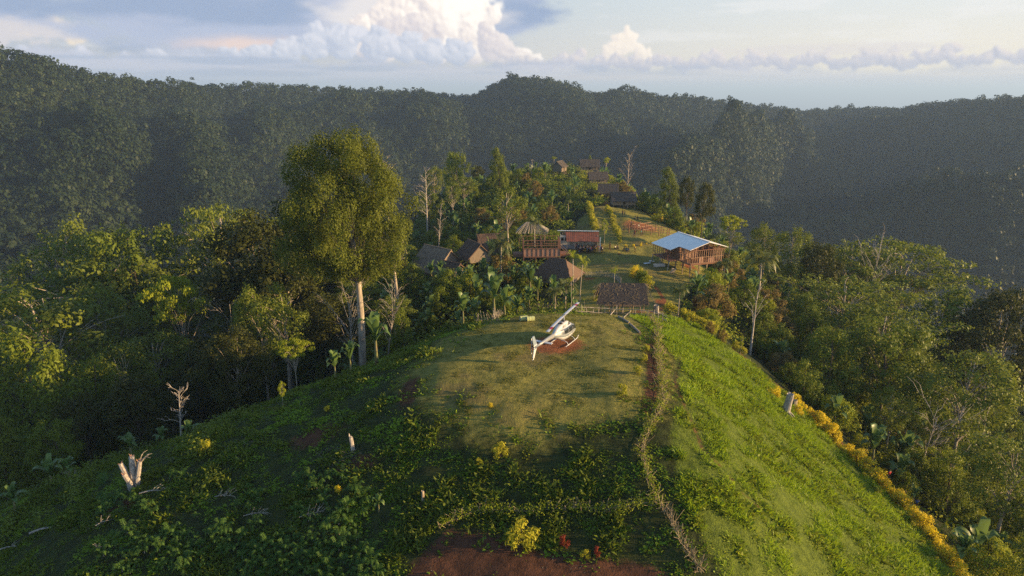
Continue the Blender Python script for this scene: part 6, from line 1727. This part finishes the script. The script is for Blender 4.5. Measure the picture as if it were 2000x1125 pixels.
def kyl(x, y):
    p_, b, v, s = masks(x, y); e = sstep(np.abs(p_ - .35), .35, .1); f = blob(-2, 48.5, 8, 2.2, x, y) * .8 + e * .3
    return np.clip(f, 0, 1) * (b < .3) * (s < .3) * sstep(fbm(x / 1.2, y / 1.2, 49, 3), .45, .6) * (x < 15)
tufts('yellow_weeds', 'yellow green low weeds along the front lip of the knoll', 16000, (-16, 15, 43, 64), kyl, 4, .16, .045, M['bright_leaf'], .5, .8, 'weeds')
def kv(x, y):
    p_, b, v, s = masks(x, y); return (v > .5) * .6
tufts('village_grass', 'short trodden grass of the village lawn', 30000, (5, 50, 88, 205), kv, 3, .12, .02, M['short_grass'], .5, .7)

def kdry(x, y):
    f = np.zeros(x.shape)
    for (a, b, ra, rb) in ((430, 965, 1.6, 1.0), (610, 1010, 2.2, 1.2), (560, 1000, 1.6, .8), (160, 925, 1.8, 1.0), (660, 890, 2.4, 1.6), (330, 900, 1.5, .8), (200, 1030, 1.6, .8), (950, 630, 2.0, .9), (480, 870, 2.4, .8)):
        g_ = G(a, b); f = np.maximum(f, blob(g_.x, g_.y, ra, rb, x, y))
    return f * .9
tufts('dead_fern', 'grey dead fern and dry stalks in patches on the left slope', 30000, (-50, 6, 28, 84), kdry, 6, .34, .016, M['dry_leaf'], .5, .9, 'dry plants')
tufts('soil_litter', 'scattered stalks and litter on the bare earth', 5000, (-12, 13, 24, 46), lambda x, y: masks(x, y)[3] * .5, 2, .10, .02, M['dry_leaf'], .2, 1.0, 'litter')
# undergrowth: leaf masses on every flank the eye can reach
def undergrowth(name, label, n, reg, keep, r0, r1, per, leaf, mats):
    x = rc_.uniform(reg[0], reg[1], n); y = rc_.uniform(reg[2], reg[3], n); z = hzv(x, y)
    k = in_view(x, y, z, 80, 1200) & (rc_.random(n) < keep(x, y)); x, y, z = x[k], y[k], z[k]
    r = rc_.uniform(r0, r1, len(x)) * (.6 + .8 * fbm(x / 7, y / 7, 87, 3))
    V, F, ti = clump_leaves(np.stack([x, y, z + r * .35], 1), r, per, leaf, rc_, .75, .8)
    ti = np.clip(ti * .5 + np.repeat(fbm(V[::4, 0] / 6, V[::4, 1] / 6, 67, 3), 4) * 1.4 - .4, 0, 1)
    me = raw_mesh(name, V, F, mats, dict(tint=ti)); print(name, len(F))
    return tag(link(name, me), label, 'undergrowth', kind='stuff')
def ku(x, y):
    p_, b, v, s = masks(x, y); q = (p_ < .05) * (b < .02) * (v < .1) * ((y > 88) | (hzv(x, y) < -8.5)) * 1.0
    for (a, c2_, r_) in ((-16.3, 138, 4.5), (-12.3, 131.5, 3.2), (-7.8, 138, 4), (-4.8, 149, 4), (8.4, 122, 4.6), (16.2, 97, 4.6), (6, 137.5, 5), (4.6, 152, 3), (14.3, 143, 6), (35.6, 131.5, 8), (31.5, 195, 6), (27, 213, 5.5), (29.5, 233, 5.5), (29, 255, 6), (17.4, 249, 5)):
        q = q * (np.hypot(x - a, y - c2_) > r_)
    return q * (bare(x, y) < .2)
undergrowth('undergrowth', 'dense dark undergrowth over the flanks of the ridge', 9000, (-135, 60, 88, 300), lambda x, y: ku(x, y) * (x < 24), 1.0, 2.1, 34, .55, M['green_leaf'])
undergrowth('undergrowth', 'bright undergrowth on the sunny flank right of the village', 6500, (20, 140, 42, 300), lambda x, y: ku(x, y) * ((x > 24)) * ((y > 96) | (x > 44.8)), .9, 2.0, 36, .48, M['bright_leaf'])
undergrowth('undergrowth', 'leafy growth on the rim where the left slope drops away', 2600, (-75, -14, 50, 96), lambda x, y: (hzv(x, y) < -6.0) * (hzv(x, y) > -22) * (poly_mask(PADP, x, y, 1) < .01) * sstep(fbm(x / 6, y / 6, 97, 3), .38, .55), .6, 1.3, 60, .30, M['green_leaf'])

# ------------------------------------------------------------------ forest of the mountains
def far_forest(name, label, r0, r1, a0, a1, spacing, rad, per, leaf, seed, cond=None):
    rg = np.random.default_rng(seed); Vs, ts = [], []
    rr_ = np.arange(r0, r1, spacing); xs_, ys_ = [], []
    for q_, rq in enumerate(rr_):
        m_ = int(rq * R(a1 - a0) / spacing); aq = np.radians(a0) + (np.arange(m_) + .5 * (q_ % 2) + rg.uniform(-.42, .42, m_)) / m_ * R(a1 - a0)
        rj = rq + rg.uniform(-.42, .42, m_) * spacing; xs_.append(rj * np.sin(aq)); ys_.append(rj * np.cos(aq))
    x, y = np.concatenate(xs_), np.concatenate(ys_); r = np.hypot(x, y); a = np.arctan2(x, y)
    rc__ = np.interp(np.degrees(a), _ca, _cr); k = r < rc__ + 25
    if cond is not None: k &= cond(x, y)
    x, y = x[k], y[k]; z = on_mesh(x, y)
    # drop what faces away or is hidden: keep only ground seen from near the camera
    e = 6.0; rr = np.hypot(x, y); gz = (H(x * (1 + e / rr), y * (1 + e / rr)) - H(x * (1 - e / rr), y * (1 - e / rr))) / (2 * e)
    k = gz > (z + 14 - CAMZ - 30) / rr - .6; x, y, z = x[k], y[k], z[k]
    sl_ = np.hypot(on_mesh(x + 2, y) - on_mesh(x - 2, y), on_mesh(x, y + 2) - on_mesh(x, y - 2)) / 4
    for th_ in (.9, 1.3, 1.8):
        q_ = sl_ > th_; n_ = int(q_.sum()); ex, ey = x[q_] + rg.uniform(-4, 4, n_), y[q_] + rg.uniform(-4, 4, n_)
        x = np.concatenate([x, ex]); y = np.concatenate([y, ey]); sl_ = np.concatenate([sl_, np.zeros(n_)])
    z = on_mesh(x, y)
    N_ = len(x)
    tm = []
    for q in range(10):
        d = unit(rg.normal(size=(per, 3))); d[:, 2] = np.abs(d[:, 2]) * 1.1 - .12; sub = rg.integers(0, 7, per)
        cc = unit(rg.normal(size=(7, 3))) * np.array((.55, .55, .3)); C = cc[sub] + d * (.62 + .1 * rg.random((per, 1)))
        Nn = unit(d + np.array((0, 0, .25)) + rg.normal(size=(per, 3)) * .22)
        V, F = leaf_quads(C, Nn, leaf * rg.uniform(.7, 1.3, per), leaf * .8 * rg.uniform(.7, 1.3, per), rg); tm.append(V)
    tm = np.array(tm)
    ch = rg.integers(0, 10, N_); s = rad * rg.uniform(.6, 1.35, N_) * (.75 + .5 * fbm(x / 60, y / 60, 5, 3)); th = rg.uniform(0, 6.28, N_); hh = s * rg.uniform(.9, 1.5, N_)
    B = tm[ch]; cx_, sn = np.cos(th)[:, None], np.sin(th)[:, None]
    X = (B[..., 0] * cx_ - B[..., 1] * sn) * s[:, None] + x[:, None]; Y = (B[..., 0] * sn + B[..., 1] * cx_) * s[:, None] + y[:, None]
    lift = rg.uniform(1, 8, N_) + (rg.random(N_) < .06) * rg.uniform(3, 7, N_)
    Z = B[..., 2] * hh[:, None] + (z + lift)[:, None]
    V = np.stack([X, Y, Z], -1).reshape(-1, 3)
    tb = np.clip(rg.random(N_) * .5 + (fbm(x / 70, y / 70, 8, 3) - .35) * 1.3, 0, 1)
    ti = np.repeat(tb, per * 4)
    me = raw_mesh(name, V, np.arange(len(V)).reshape(-1, 4), M['far_leaf'], dict(tint=ti)); print(name, N_, len(V) // 4)
    return tag(link(name, me), label, 'forest', kind='stuff')
far_forest('mountain_forest', 'unbroken rainforest covering the mountain range across the valley', 620, 1650, -39, 39, 7.1, 5.5, 64, .40, 301)
far_forest('valley_forest', 'hazy forest filling the valley between the knoll and the mountains', 285, 640, -40, 40, 8.5, 6.0, 90, .42, 302)
far_forest('slope_forest', 'forest on the nearer slopes falling into the valley', 120, 300, -42, 42, 7.5, 5.4, 150, .30, 303, cond=lambda x, y: (H(x, y) < -50) & ((np.abs(x - 10) > 55) | (y > 290)))
